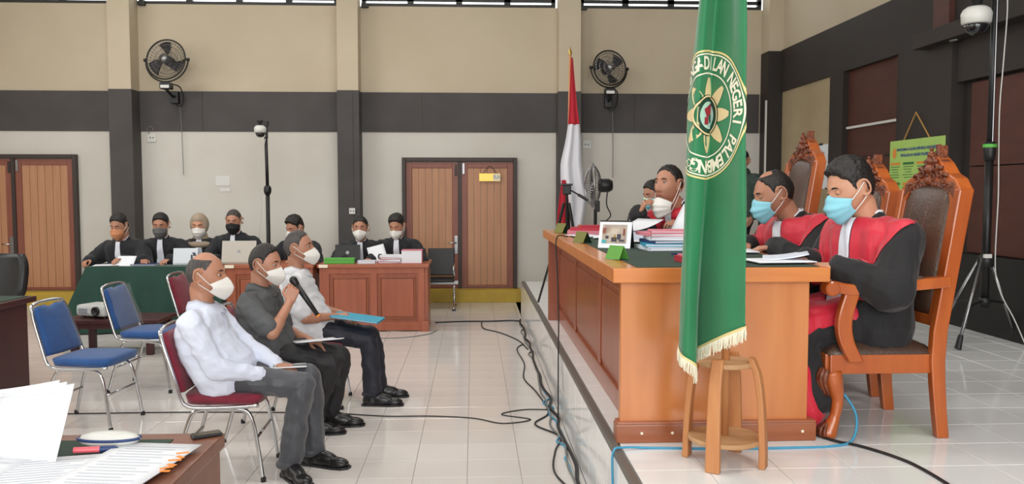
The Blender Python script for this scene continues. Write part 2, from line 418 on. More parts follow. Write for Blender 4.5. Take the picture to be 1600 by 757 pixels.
# ground and shrubs cannot be made out beyond the high windows; the overcast sky shows through them
# doors
def door(n, xa, xb, zb, zt, label, split):
    d = struct(empty('door_%d' % n, ((xa + xb) / 2, WY, 0)), label)
    L = xb - xa; fw_ = .055
    fr = MB().box((-L / 2 + fw_ / 2, -.04, (zb + zt) / 2), (fw_, .09, zt - zb)).box((L / 2 - fw_ / 2, -.04, (zb + zt) / 2), (fw_, .09, zt - zb)).box((0, -.04, zt - fw_ / 2), (L - 2 * fw_, .09, fw_))
    obj('door_frame', fr, M['frame_dk'], d, bev=.006)
    s = -L / 2 + split * L
    for (a, b, hs) in ((-L / 2 + fw_, s - .025, 1), (s + .025, L / 2 - fw_, 0)):
        h0, h1 = zb + .01, zt - fw_ - .01
        st = .085
        lf = MB().box(((a + st / 2), -.02, (h0 + h1) / 2), (st, .045, h1 - h0)).box((b - st / 2, -.02, (h0 + h1) / 2), (st, .045, h1 - h0))
        lf.box(((a + b) / 2, -.02, h1 - st / 2), (b - a - 2 * st, .045, st)).box(((a + b) / 2, -.02, h0 + .02), (b - a - 2 * st, .045, .04))
        leaf = obj('door_leaf', lf, M['door_red'], d, bev=.004)
        pa, pb = a + st, b - st; k = 6
        for i in range(k):
            obj('plank', MB().box((pa + (pb - pa) * (i + .5) / k, -.018, (h0 + .04 + h1 - st) / 2), ((pb - pa) / k - .004, .02, h1 - st - h0 - .04), bev=.003), M['door_tan'], leaf)
        if hs:
            hx = b - .03
            obj('handle_plate', MB().box((hx, -.047, zb + .64), (.05, .012, .27), bev=.004), M['steel'], leaf)
            obj('handle', MB().tube([(hx, -.05, zb + .67), (hx, -.10, zb + .67), (hx - .11, -.10, zb + .67)], .011), M['chrome'], leaf, smooth=True)
            obj('bolt', MB().box((hx, -.05, zt - .18), (.035, .015, .16), bev=.003), M['frame_dk'], leaf)
        else:
            obj('bolt', MB().box((a + .03, -.05, zt - .16), (.035, .02, .16), bev=.004), M['steel'], leaf)
    obj('meeting_strip', MB().box((s, -.03, (zb + zt) / 2 - .03), (.05, .06, zt - zb - .06)), M['frame_dk'], d)
    return d
door(1, -7.27, -5.60, .18, 2.12, 'tan panelled double door at the left with red-brown stiles', .47)
door(2, -1.02, .64, .18, 2.085, 'tan panelled double door in the middle of the back wall', .50)
struct(obj('trim_1', MB().box((-6.42, 12.02, .09), (1.75, .26, .18), bev=.008), M['yellow']), 'yellow painted kerb under the left door')
struct(obj('trim_2', MB().box((-.18, 12.02, .09), (1.74, .26, .18), bev=.008), M['yellow']), 'yellow painted kerb under the middle door')

# right wall
wr = struct(empty('wall_right', (RX, 8, 0)), 'dark panelled right wall behind the judges')
def rw(name, x0, x1, y0, y1, z0, z1, m, bev=0.0):
    return obj(name, MB().box(((x0 + x1) / 2 - RX, (y0 + y1) / 2 - 8, (z0 + z1) / 2), (x1 - x0, y1 - y0, z1 - z0), bev=bev), m, wr)
rw('plaster_upper', RX, RX + .2, -4.9, WY, 3.6, CZ, M['cream'])
rw('plaster_lower', RX, RX + .2, 10.16, 11.86, .0, 3.03, M['cream_right'])
rw('dark_band', RX - .03, RX + .2, 7.3, 11.86, 3.02, 3.61, M['rband'])
rw('pilaster', RX - .04, RX + .2, 9.79, 10.16, 0, 3.03, M['rband'])
p_ = rw('board_panel', RX + .03, RX + .2, 8.5, 9.79, 0, 3.03, M['rpanel'])
rw('white_strip', RX + .0, RX + .03, 8.52, 9.77, 2.335, 2.362, M['white_pl'])
rw('panel_joint', RX + .02, RX + .03, 8.5, 9.79, 1.985, 1.995, M['rband'])
rw('pilaster', RX - .05, RX + .2, 7.84, 8.5, 0, 3.03, M['rband'])
# near part, standing forward
rw('return_face', NX, RX + .2, 7.3, 7.84, PZ, 3.03, M['rband'])
rw('near_upper_wall', NX + .05, RX + .2, -4.9, 7.3, 2.86, CZ, M['rband'])
rw('upper_pilaster', NX, NX + .06, 7.05, 7.3, 3.0, CZ, M['rpanel'])
rw('beam', NX - .12, NX + .06, -4.9, 7.42, 2.87, 3.0, M['rband'], .006)
rw('black_base', NX, RX + .2, -4.9, 7.3, PZ, 1.08, M['rblack'])
rw('wall_field', NX + .1, RX + .2, -4.9, 7.3, 1.08, 2.87, M['rband'])
rw('edge_pilaster', NX - .02, NX + .12, 6.95, 7.3, 1.08, 2.87, M['rband'])
rw('lintel', NX + .02, NX + .12, -4.9, 6.95, 2.52, 2.87, M['rband'])
for k in range(6):
    y1 = 6.80 - k * 1.5
    for z0, z1 in ((1.09, 1.80), (1.81, 2.50)):
        rw('board_panel', NX + .07, NX + .11, y1 - 1.38, y1, z0, z1, M['rpanel'], .004)
    rw('mullion', NX + .03, NX + .12, y1 - 1.5, y1 - 1.38, 1.08, 2.52, M['rband'])
sp = obj('downlight', MB().lathe([(.0, 0), (.04, 0), (.045, .008), (.045, .02)], 16, (NX - .03 - RX, 6.9 - 8, 2.856)), M['steel'], wr, smooth=True)
# unseen sides that close the room
struct(obj('wall_left', MB().box((-8.1, 3.7, 2.65), (.2, 17.2, 5.3)), M['cream']), 'cream left wall')
struct(obj('wall_rear', MB().box((-1.8, -4.9, 2.65), (13.0, .2, 5.3)), M['cream']), 'cream wall behind the photographer')
# ---------------------------------------------------------------- judges' desk
DZ = 1.263
t = thing('judges_desk', 'long orange teak judges bench with dark green top on the platform', 'desk', (.62, 3.64, PZ))
def db(name, x0, x1, y0, y1, z0, z1, m, bev=.004, parent=None):
    return obj(name, MB().box(((x0 + x1) / 2 - .62, (y0 + y1) / 2 - 3.64, (z0 + z1) / 2 - PZ), (x1 - x0, y1 - y0, z1 - z0), bev=bev), m, parent or t)
db('table_top', .62, 1.60, 3.64, 7.36, DZ - .07, DZ - .004, M['judge_wood_h'], .006)
db('green_felt', .73, 1.56, 3.67, 7.28, DZ - .005, DZ - .001, M['green_felt'], 0)
db('end_panel', .665, 1.53, 3.70, 3.745, PZ + .08, DZ - .07, M['judge_wood'])
db('end_panel', .665, 1.53, 7.28, 7.33, PZ + .0, DZ - .07, M['judge_face'])
pl = db('plinth', .645, 1.565, 3.672, 3.76, PZ, PZ + .085, M['plinth'], .006)
db('plinth_cap', .65, 1.56, 3.668, 3.755, PZ + .085, PZ + .096, M['plinth'], .003, None)
for sx in (.76, .90, 1.5):
    obj('screw_cap', MB().lathe([(.0, 0), (.007, 0), (.006, .003), (0, .004)], 10, (sx - .62, 3.672 - 3.64, .045), 'y', Matrix.Rotation(PI, 3, 'Z')), M['ivory'], t)
db('front_board', .765, .79, 3.745, 7.28, PZ + .0, DZ - .07, M['judge_face'], 0)
db('apron_rail', .748, .765, 3.745, 7.28, DZ - .17, DZ - .07, M['judge_face'], .004)
db('base_rail', .748, .765, 3.745, 7.28, PZ, PZ + .11, M['judge_face'], .004)
np_ = 3; y0, y1 = 3.745, 7.28
for i in range(np_ + 1):
    yc = y0 + (y1 - y0) * i / np_
    db('stile', .753, .765, max(y0, yc - .045), min(y1, yc + .045), PZ + .11, DZ - .17, M['judge_face'], .004)
for i in range(np_):
    ya, yb = y0 + (y1 - y0) * i / np_ + .045, y0 + (y1 - y0) * (i + 1) / np_ - .045
    db('panel', .757, .768, ya + .03, yb - .03, PZ + .15, DZ - .21, M['judge_face'], .008)

# ---------------------------------------------------------------- carved judges' chairs
def spiral(c, r0, turns, a0, sgn=1, n=16, plane='yz'):
    P = []
    for i in range(n + 1):
        u = i / n; a = a0 + sgn * turns * 2 * PI * u; r = r0 * (1 - .8 * u)
        P.append(Vector((c[0], c[1] + r * math.cos(a), c[2] + r * math.sin(a))))
    return P
CH = {}
def judge_chair(label, loc, rz, tall=0.0, sc=1.0):
    t = thing('carved_armchair', label, 'chair', loc, rz, 'carved judges armchairs')
    t.scale = (sc, sc, sc)
    w = .25                                    # half width
    zt = 1.08 + tall                           # shoulder height of the back
    lean = lambda z: -.245 - .11 * max(0, (z - .45)) / .7     # x of the back plane
    # seat rail
    rl = MB()
    for s in (-1, 1): rl.box((0, s * (w - .02), .345), (.50, .04, .09), bev=.006)
    rl.box((.245, 0, .345), (.04, 2 * w - .04, .09), bev=.006).box((-.235, 0, .345), (.035, 2 * w - .06, .09), bev=.006)
    obj('seat_rail', rl, M['chair_wood'], t)
    # leather seat
    P = []
    for i in range(13):
        row = []
        for j in range(13):
            u, v = i / 6 - 1, j / 6 - 1
            d = max(abs(u), abs(v)); z = .385 + .065 * (1 - d ** 4)
            row.append((u * .255 * (1 if abs(u) < 1 else .99), v * (w - .005), z))
        P.append(row)
    obj('seat', MB().grid(P), M['leather'], t, smooth=True, solid=.02)
    # rear legs with stiles in one sweep
    for s in (-1, 1):
        mb = MB(); zs = [0, .12, .25, .36, .5, .7, .9, zt]
        P = []
        for z in zs:
            x = lean(z) if z > .45 else -.245 - .035 * ((.4 - z) / .4) ** 1.5 if z < .4 else -.245
            hx = .034 if z > .4 else .028 + .006 * z / .4; hy = .022
            P.append([(x - hx, s * w - hy, z), (x + hx, s * w - hy, z), (x + hx, s * w + hy, z), (x - hx, s * w + hy, z)])
        n = len(P); vs = [p for r in P for p in r]
        fs = [(i * 4 + k, i * 4 + (k + 1) % 4, i * 4 + 4 + (k + 1) % 4, i * 4 + 4 + k) for i in range(n - 1) for k in range(4)] + [(3, 2, 1, 0), (n * 4 - 4, n * 4 - 3, n * 4 - 2, n * 4 - 1)]
        obj('rear_leg', mb.add(vs, fs), M['chair_wood'], t, bev=.006)
    # front cabriole legs
    for s in (-1, 1):
        path = [(.235, .0), (.245, .02), (.215, .10), (.205, .18), (.225, .26), (.235, .31)]
        rr = [.034, .042, .024, .028, .044, .046]
        pts = [(x, s * (w - .02), z) for x, z in path]
        cp = curve_pts(pts, 5); rs = list(np.interp(np.linspace(0, 5, len(cp)), range(6), rr))
        lg = obj('front_leg', MB().tube(cp, rs, 10), M['chair_wood'], t, smooth=True)
        kn = MB()
        for q in range(5):
            a = -.9 + q * .45
            kn.tube(curve_pts([(.245 + .035 * math.cos(a), s * (w - .02) + .035 * math.sin(a), .325), (.255 + .04 * math.cos(a), s * (w - .02) + .04 * math.sin(a), .27), (.235 + .03 * math.cos(a), s * (w - .02) + .03 * math.sin(a), .20)], 4), [.012, .014, .015, .014, .012, .010, .008, .006, .005], 6)
        obj('knee_carving', kn, M['carve'], lg, smooth=True)
        ft = MB()
        for q in range(4):
            a = -.8 + q * .53
            ft.tube(curve_pts([(.24, s * (w - .02), .075), (.245 + .035 * math.cos(a), s * (w - .02) + .035 * math.sin(a), .05), (.245 + .042 * math.cos(a), s * (w - .02) + .042 * math.sin(a), .012)], 4), [.008] * 5 + [.010] * 4, 6)
        obj('claw', ft, M['carve'], lg, smooth=True)
    # arms
    for s in (-1, 1):
        ya = s * (w + .015)
        pts = curve_pts([(-.285, ya, .735), (-.05, ya, .715), (.16, ya, .70), (.255, ya, .715)], 5)
        arm = MB(); P = []
        for p in pts: P.append([(p.x, p.y - .03, p.z - .032), (p.x, p.y + .03, p.z - .032), (p.x, p.y + .032, p.z + .02), (p.x, p.y - .032, p.z + .02)])
        n = len(P); arm.add([q for r in P for q in r], [(i * 4 + k, i * 4 + (k + 1) % 4, i * 4 + 4 + (k + 1) % 4, i * 4 + 4 + k) for i in range(n - 1) for k in range(4)] + [(3, 2, 1, 0), (n * 4 - 4, n * 4 - 3, n * 4 - 2, n * 4 - 1)])
        ao = obj('armrest', arm, M['chair_wood'], t, bev=.008)
        obj('scroll', MB().lathe([(.0, -.036), (.028, -.036), (.034, -.03), (.034, .03), (.028, .036), (.0, .036)], 20, (.265, ya, .70), 'y'), M['chair_wood'], ao, autosm=True)
        obj('scroll_eye', MB().tube([Vector((.265 + .028 * (1 - .75 * u) * math.cos(8 * u), ya - .038, .70 + .028 * (1 - .75 * u) * math.sin(8 * u))) for u in np.linspace(0, 1, 16)], .005, 6), M['carve'], ao, smooth=True)
        pp = curve_pts([(.14, ya, .36), (.19, ya, .46), (.20, ya, .56), (.165, ya, .69)], 5)
        post = MB(); P = []
        for p in pp: P.append([(p.x - .035, p.y - .022, p.z), (p.x + .035, p.y - .022, p.z), (p.x + .035, p.y + .022, p.z), (p.x - .035, p.y + .022, p.z)])
        n = len(P); post.add([q for r in P for q in r], [(i * 4 + k, i * 4 + (k + 1) % 4, i * 4 + 4 + (k + 1) % 4, i * 4 + 4 + k) for i in range(n - 1) for k in range(4)] + [(3, 2, 1, 0), (n * 4 - 4, n * 4 - 3, n * 4 - 2, n * 4 - 1)])
        obj('arm_post', post, M['chair_wood'], t, bev=.008)
        obj('arm_pad', MB().box((-.03, ya, .742), (.26, .05, .03), bev=.012), M['leather'], ao)
    # back frame: an arch band that steps in at the shoulders and rises to the crest
    def outline(k):      # (y, z) of the outer edge, k in 0..1 from lower right over the top to lower left
        pts = [(-w - .01, .52), (-w - .012, .8), (-w - .01, zt), (-w * .82, zt + .05), (-w * .55, zt + .075), (-w * .3, zt + .125), (0, zt + .165), (w * .3, zt + .125), (w * .55, zt + .075), (w * .82, zt + .05), (w + .01, zt), (w + .012, .8), (w + .01, .52)]
        return pts
    outer = outline(0)
    inner = [(-w + .055, .54), (-w + .05, .8), (-w + .055, zt - .06), (-w * .66, zt - .0), (-w * .45, zt + .018), (-w * .22, zt + .028), (0, zt + .032), (w * .22, zt + .028), (w * .45, zt + .018), (w * .66, zt - .0), (w - .055, zt - .06), (w - .05, .8), (w - .055, .54)]
    mb = MB(); P = []
    for (a, b) in zip(outer, inner):
        row = []
        for (y, z), dx in ((a, -.036), (a, .03), (b, .03), (b, -.036)):
            row.append((lean(z) + dx, y, z))
        P.append(row)
    n = len(P); mb.add([q for r in P for q in r], [(i * 4 + k, i * 4 + (k + 1) % 4, i * 4 + 4 + (k + 1) % 4, i * 4 + 4 + k) for i in range(n - 1) for k in range(4)] + [(3, 2, 1, 0), (n * 4 - 4, n * 4 - 3, n * 4 - 2, n * 4 - 1)])
    obj('back_frame', mb, M['chair_wood'], t, bev=.006)
    obj('lower_rail', MB().box((lean(.53), 0, .54), (.05, 2 * w - .04, .05), bev=.006), M['chair_wood'], t)
    # padded back
    P = []
    for i in range(15):
        z = .565 + (zt + .03 - .565) * i / 14; row = []
        ymax = np.interp(z, [.5, .8, zt - .06, zt, zt + .03], [w - .055, w - .05, w - .055, w * .66, w * .1])
        for j in range(11):
            v = j / 5 - 1; u = i / 7 - 1
            row.append((lean(z) + .012 + .045 * (1 - abs(v) ** 3) * (1 - abs(u) ** 4), v * ymax, z))
        P.append(row)
    obj('back_cushion', MB().grid(P), M['leather'], t, smooth=True, solid=.02)
    for v in (-.35, .35):
        obj('cushion_seam', MB().tube([(lean(z) + .014 + .045 * (1 - abs(v) ** 3) * (1 - abs((z - .565) / (zt - .535) * 2 - 1) ** 4) + .006, v * (w - .05), z) for z in np.linspace(.6, zt - .03, 12)], .003, 6), M['carve'], t)
    # carved crest: leaf scrolls climbing to a point
    cr = MB(); x0 = lean(zt + .08) + .038
    poly = [(-w * .98, zt - .05), (-w * .96, zt + .03), (-w * .72, zt + .065), (-w * .66, zt + .10), (-w * .42, zt + .115), (-w * .36, zt + .165), (-w * .16, zt + .185), (-.007, zt + .265), (.007, zt + .265), (w * .16, zt + .185), (w * .36, zt + .165), (w * .42, zt + .115), (w * .66, zt + .10), (w * .72, zt + .065), (w * .96, zt + .03), (w * .98, zt - .05), (w * .66, zt + .005), (0, zt + .035), (-w * .66, zt + .005)]
    cp_ = MB().prism(poly, .05); cz = lambda z: zt + (z - zt) * (.80 if z > zt + .06 else 1); cp_.v = [(lean(v[1]) + .006 + v[2], v[0] * (.92 if v[1] < zt + .05 else .74), cz(v[1])) for v in cp_.v]
    obj('crest_board', cp_, M['carve'], t, bev=.008)
    for s in (-1, 1):
        for (cy, cz, r0, a0) in ((.20, zt + .005, .034, 0), (.15, zt + .055, .036, .6), (.10, zt + .095, .036, 1.0), (.055, zt + .135, .034, 1.4), (.03, zt + .075, .03, 2.), (.022, zt + .18, .026, 1.6)):
            P = [Vector((p.x, s * p.y, p.z)) for p in spiral((x0, cy, cz), r0, 1.2, a0, 1, 14)]
            cr.tube(P, list(np.linspace(.014, .008, len(P))), 7)
    for z, r in ((zt + .05, .03), (zt + .12, .034), (zt + .17, .028), (zt + .21, .02), (zt + .24, .011)):
        cr.lathe([(0, -r), (r * .7, -r * .7), (r, 0), (r * .7, r * .7), (0, r * 1.3)], 10, (x0, 0, z))
    for s in (-1, 1):
        for k in range(7):
            y = s * (w * .95 - k * .035); z = zt - .045 + .075 * (1 - (abs(y) / w) ** 2)
            cr.lathe([(0, -.02), (.014, -.012), (.018, 0), (.012, .014), (0, .022)], 8, (x0 - .004, y, z))
    cr.v = [(v[0] - .006, v[1] * .80, zt + (v[2] - zt) * .80) for v in cr.v]
    obj('crest_carving', cr, M['carve'], t, smooth=True)
    return t
judge_chair('carved teak armchair with brown leather nearest the camera, under the blue masked judge', (1.885, 3.95, PZ), PI, .07)
judge_chair('carved teak armchair whose crest shows beside the near chair, below the green poster', (1.95, 4.72, PZ), PI, .06)
judge_chair('tall carved armchair standing in front of the pale yellowed wall', (1.89, 5.62, PZ), PI, .26)

# ---------------------------------------------------------------- banquet chairs
def banquet_chair(fab, label, loc, rz, group, film=False):
    t = thing('banquet_chair', label, 'chair', loc, rz, group)
    def cached(key, fn, m, smooth=False, solid=0, bev=0.0, parent=t, name=None):
        k = (key, m.name)
        if k not in CH: CH[k] = fn().mesh(key, smooth)
        o = link(name or key, CH[k], m, parent)
        if solid: q = o.modifiers.new('s', 'SOLIDIFY'); q.thickness = solid; q.offset = 0
        return o
    w = .20
    def seat():
        P = []
        for i in range(13):
            row = []
            for j in range(13):
                u, v = i / 6 - 1, j / 6 - 1; sq = (abs(u) ** 5 + abs(v) ** 5) ** .2; k = 1 / max(1e-6, max(abs(u), abs(v)) / max(sq, 1e-6)) if max(abs(u), abs(v)) > 0 else 1
                f = max(abs(u), abs(v)) / sq if sq > 0 else 1
                row.append((u * f * .215 + .02, v * f * (w + .015) * (1 + .06 * u), .455 + .02 * (1 - max(abs(u), abs(v)) ** 4)))
            P.append(row)
        return MB().grid(P)
    cached('seat', seat, fab, True, .045)
    bx = lambda z: -.185 - .13 * (z - .45) / .4
    def back():
        P = []
        for i in range(15):
            u = i / 14; z = .50 + .32 * u; row = []
            ww = (w - .012) * (1 - .1 * u) * (1 if u < .8 else math.sqrt(max(0.02, 1 - ((u - .8) / .23) ** 2)) * .35 + .65)
            for j in range(11):
                v = j / 5 - 1; zz = z - (.03 * (1 - min(1, abs(v) * 2.4) ** 2) if u > .95 else 0)
                row.append((bx(z) + .018 * (1 - v * v) * (1 - (2 * u - 1) ** 4) - .02 * v * v * 0, v * ww, zz))
            P.append(row)
        return MB().grid(P)
    cached('backrest', back, fab, True, .04)
    def side(s):
        return lambda: MB().tube(curve_pts([(bx(.835) - .0, s * (w - .055), .842), (bx(.825), s * (w - .02), .825), (bx(.74), s * (w + .0), .74), (bx(.6), s * (w + .012), .6), (-.195, s * (w + .015), .47), (-.165, s * (w + .015), .432), (-.10, s * (w + .015), .42), (.08, s * (w + .01), .42), (.215, s * (w + .0), .425)], 5), .011, 8)
    cached('side_tube_left', side(1), M['chrome'], True, name='side_tube'); cached('side_tube_right', side(-1), M['chrome'], True, name='side_tube')
    cached('top_tube', lambda: MB().tube(curve_pts([(bx(.835), -(w - .055), .842), (bx(.85), -.07, .85), (bx(.85), .07, .85), (bx(.835), w - .055, .842)], 5), .011, 8), M['chrome'], True)
    def legs(s):
        return lambda: MB().tube(curve_pts([(-.26, s * (w + .02), .0), (-.205, s * (w + .005), .2), (-.15, s * (w - .008), .37), (-.09, s * (w - .01), .405), (.08, s * (w - .01), .405), (.165, s * (w - .008), .37), (.205, s * (w + .002), .2), (.235, s * (w + .012), 0)], 5), .0115, 8)
    for s, nm in ((1, 'leg_arch_left'), (-1, 'leg_arch_right')):
        lo = cached(nm, legs(s), M['chrome'], True, name='leg_arch')
        for x, k in ((-.26, .02), (.235, .012)):
            cached('foot_%d_%d' % (s, int(x > 0)), lambda: MB().lathe([(0, 0), (.015, 0), (.015, .02), (.012, .028), (0, .028)], 10, (x, s * (w + k), 0)), M['black_pl'], parent=lo, name='foot')
    cached('rear_cross_bar', lambda: MB().tube([(-.20, -w, .2), (-.20, w, .2)], .008, 8), M['chrome'], True, name='cross_bar'); cached('front_cross_bar', lambda: MB().tube([(.195, -w, .235), (.195, w, .235)], .008, 8), M['chrome'], True, name='cross_bar')
    if film:
        P = []
        for i in range(15):
            u = i / 14; z = .49 + .345 * u
            P.append([(bx(z) + .045 + .006 * math.sin(9 * u + 5 * v), v * (w - .0) * (1 - .1 * u), z) for v in np.linspace(-1, 1, 9)])
        obj('plastic_cover', MB().grid(P), M['film'], t, smooth=True)
    return t
G1 = 'maroon banquet chairs of the seated witnesses'
banquet_chair(M['maroon_f'], 'maroon banquet chair under the nearest man in a white shirt', (-1.40, 4.76, 0), R(2), G1)
banquet_chair(M['maroon_f'], 'maroon banquet chair under the man with the microphone', (-1.33, 5.52, 0), R(0), G1)
banquet_chair(M['maroon_f'], 'maroon banquet chair under the man holding a cyan folder', (-1.20, 6.28, 0), R(0), G1)
banquet_chair(M['blue_f'], 'empty blue banquet chair nearest the camera, before the dark desk', (-2.62, 5.80, 0), R(-6), 'blue banquet chairs')
banquet_chair(M['blue_f'], 'empty blue banquet chair with plastic wrapped back, before the green-draped table', (-2.62, 6.86, 0), R(-4), 'blue banquet chairs', film=True)
banquet_chair(M['maroon_f'], 'empty maroon banquet chair in front of the green-draped table', (-2.42, 7.72, 0), R(-3), 'empty maroon banquet chairs')
banquet_chair(M['maroon_f'], 'maroon banquet chair mostly hidden behind the upright papers on the near desk', (-2.56, 4.56, 0), R(0), 'empty maroon banquet chairs')

# ---------------------------------------------------------------- wooden stool that holds the green flag
SX, SY = 1.055, 3.40
t = thing('flag_stand_stool', 'pale wooden four-legged stool holding the green flag pole', 'stool', (SX, SY, PZ))
obj('top_disc', MB().lathe([(0, .415), (.112, .415), (.115, .42), (.115, .43), (.112, .435), (0, .435)], 32), M['stool_ply'], t, smooth=False)
obj('lower_disc', MB().lathe([(0, .095), (.148, .095), (.152, .1), (.152, .11), (.148, .115), (0, .115)], 32), M['stool_ply'], t)
for a in (R(-123), R(-33), R(57), R(147)):
    P = []
    for u in np.linspace(0, 1, 9):
        z = u * .455; r = .162 - .038 * u ** 2.2 - (.018 * max(0, u - .85) / .15)
        hw = .024 + .006 * (1 - u); th = .013
        c = Vector((math.cos(a), math.sin(a), 0)); s_ = Vector((-math.sin(a), math.cos(a), 0))
        P.append([c * (r - th) - s_ * hw + Vector((0, 0, z)), c * (r + th) - s_ * hw + Vector((0, 0, z)), c * (r + th) + s_ * hw + Vector((0, 0, z)), c * (r - th) + s_ * hw + Vector((0, 0, z))])
    n = len(P)
    obj('leg', MB().add([q for r_ in P for q in r_], [(i * 4 + k, i * 4 + (k + 1) % 4, i * 4 + 4 + (k + 1) % 4, i * 4 + 4 + k) for i in range(n - 1) for k in range(4)] + [(3, 2, 1, 0), (n * 4 - 4, n * 4 - 3, n * 4 - 2, n * 4 - 1)]), M['stool_wood'], t, bev=.005)

# ---------------------------------------------------------------- lawyers' desks at the back
def law_desk(label, xa, xb, yf, n, sticker=True, group='wooden desks of the back row'):
    cx = (xa + xb) / 2; L = xb - xa
    t = thing('lawyers_desk', label, 'desk', (cx, yf, 0), 0, group)
    obj('desk_top', MB().box((0, .31, .755), (L, .66, .04), bev=.006), M['law_wood_h'], t)
    for s in (-1, 1): obj('side_panel', MB().box((s * (L / 2 - .035), .31, .3675), (.04, .56, .735), bev=.004), M['law_wood'], t)
    obj('front_board', MB().box((0, .05, .38), (L - .11, .02, .71)), M['law_wood'], t)
    fr = MB().box((0, .03, .70), (L - .11, .03, .07), bev=.004).box((0, .03, .06), (L - .11, .03, .10), bev=.004)
    obj('front_rail', fr, M['law_wood'], t)
    for i in range(n + 1):
        x = -L / 2 + .09 + (L - .18) * i / n
        obj('stile', MB().box((x, .03, .385), (.075, .032, .57), bev=.004), M['law_wood'], t)
    for i in range(n):
        xm = -L / 2 + .09 + (L - .18) * (i + .5) / n; pw = (L - .18) / n - .17
        obj('raised_panel', MB().box((xm, .034, .385), (pw, .028, .44), bev=.01), M['law_wood'], t)
        mo = MB()
        for s in (-1, 1): mo.box((xm + s * (pw / 2 + .012), .03, .385), (.014, .03, .48), bev=.004)
        for z in (.615, .155): mo.box((xm, .03, z), (pw + .038, .03, .014), bev=.004)
        obj('moulding', mo, M['plinth'], t)
    for s in (-1, 1): obj('base_block', MB().box((s * (L / 2 - .05), .02, .06), (.09, .06, .12), bev=.005), M['law_wood'], t)
    if sticker: obj('paper_label', MB().box((-L / 2 + .07, -.024, .755), (.10, .002, .035)), M['ivory'], t)
    return t
law_desk('red-brown wooden desk with two raised panels, in front of the two rightmost lawyers', -1.757, -.50, 9.45, 2)
law_desk('red-brown wooden desk under the silver laptop, beside the green-draped table', -2.80, -1.80, 9.45, 2)
# draped table
t = thing('draped_table', 'long table draped to the floor with dark green cloth', 'table', (-3.58, 9.78, 0))
obj('table_board', MB().box((0, 0, .735), (1.44, .62, .03)), M['law_wood'], t)
for sx in (-1, 1):
    for sy in (-1, 1): obj('leg', MB().box((sx * .64, sy * .25, .36), (.05, .05, .72)), M['law_wood'], t)
hx, hy = .735, .325; loop = []
def side_pts(a, b, n): return [tuple(Vector(a).lerp(Vector(b), i / n)) for i in range(n)]
loop = side_pts((-hx, -hy), (hx, -hy), 40) + side_pts((hx, -hy), (hx, hy), 18) + side_pts((hx, hy), (-hx, hy), 40) + side_pts((-hx, hy), (-hx, -hy), 18)
P = []
for i, (x, y) in enumerate(loop):
    col = []
    for k in range(9):
        u = k / 8; fl = .10 * u; fx = -.22 * u if x < -.5 else 0
        wv = .022 * u * math.sin(i * .62) + .014 * u * math.sin(i * 1.37 + 1)
        nx, ny = (x / hx) ** 7, (y / hy) ** 7
        col.append((x + nx * (min(.02, fl) if nx > 0 else fl + wv) + fx * max(0, -nx), y + ny * (fl * .5 + wv), .757 - u * .745))
    P.append(col)
mb = MB().grid(P, closed_u=True); nn = len(P)
mb.add([p[0] for p in P], [tuple(range(nn))])
obj('cloth', mb, M['green_cloth'], t, autosm=True)

# ---------------------------------------------------------------- desks at the left
t = thing('dark_desk', 'dark maroon desk with green top at the left edge of the hall', 'desk', (-4.25, 6.2, 0), R(-3))
obj('desk_top', MB().box((0, .0, .735), (1.4, 1.36, .045), bev=.006), M['maroon_desk'], t)
obj('green_mat', MB().box((0, 0, .7595), (1.30, 1.26, .004)), M['green_felt'], t)
obj('side_panel', MB().box((.64, 0, .357), (.04, 1.22, .712), bev=.004), M['maroon_desk'], t)
obj('side_panel', MB().box((-.64, 0, .357), (.04, 1.22, .712), bev=.004), M['maroon_desk'], t)
obj('back_panel', MB().box((0, .58, .36), (1.24, .03, .70)), M['maroon_desk'], t)
t = thing('near_desk', 'brown wooden desk covered with papers in the near left corner', 'desk', (-1.675, 2.22, 0))
obj('desk_top', MB().box((0, .0, .725), (1.6, 1.42, .05), bev=.006), M['near_wood'], t)
obj('green_mat', MB().box((-.06, -.02, .7515), (1.42, 1.30, .003)), M['green_felt'], t)
obj('side_panel', MB().box((.77, 0, .35), (.035, 1.38, .70), bev=.004), M['near_wood'], t)
obj('side_panel', MB().box((-.77, 0, .35), (.035, 1.38, .70), bev=.004), M['near_wood'], t)
obj('back_panel', MB().box((0, .66, .35), (1.5, .03, .70)), M['near_wood'], t)

# low table with projector
t = thing('low_table', 'low dark wooden table carrying the projector', 'table', (-3.52, 8.42, 0))
obj('table_top', MB().box((0, 0, .335), (.95, .5, .035), bev=.006), M['maroon_desk'], t)
obj('apron', MB().box((0, -.2, .29), (.85, .03, .06)).box((0, .2, .29), (.85, .03, .06)), M['maroon_desk'], t)
for sx in (-.30, .42):
    for sy in (-.19, .19): obj('leg', MB().box((sx - .06, sy, .16), (.065, .065, .32), bev=.01), M['maroon_desk'], t)
t = thing('projector', 'pale grey video projector on the low dark table', 'projector', (-3.70, 8.40, .353), R(-22))
obj('body', MB().box((0, 0, .075), (.36, .27, .11), bev=.03), M['proj'], t)
obj('lens', MB().lathe([(.0, 0), (.045, 0), (.045, .03), (.034, .032), (.03, .02), (0, .018)], 20, (.08, -.125, .075), 'y', Matrix.Rotation(PI, 3, 'Z')), M['black_pl'], t, smooth=True)
vt = MB()
for k in range(6): vt.box((-.09, -.138, .05 + k * .009), (.11, .006, .004))
obj('vent', vt, M['ink'], t)
obj('button_panel', MB().box((.02, .05, .131), (.10, .05, .004), bev=.002), M['white_pl'], t)
for sx in (-1, 1): obj('foot', MB().lathe([(0, 0), (.015, 0), (.012, .022), (0, .022)], 10, (sx * .13, -.08, 0)), M['black_pl'], t)
obj('rear_foot', MB().lathe([(0, 0), (.015, 0), (.012, .022), (0, .022)], 10, (0, .1, 0)), M['black_pl'], t)

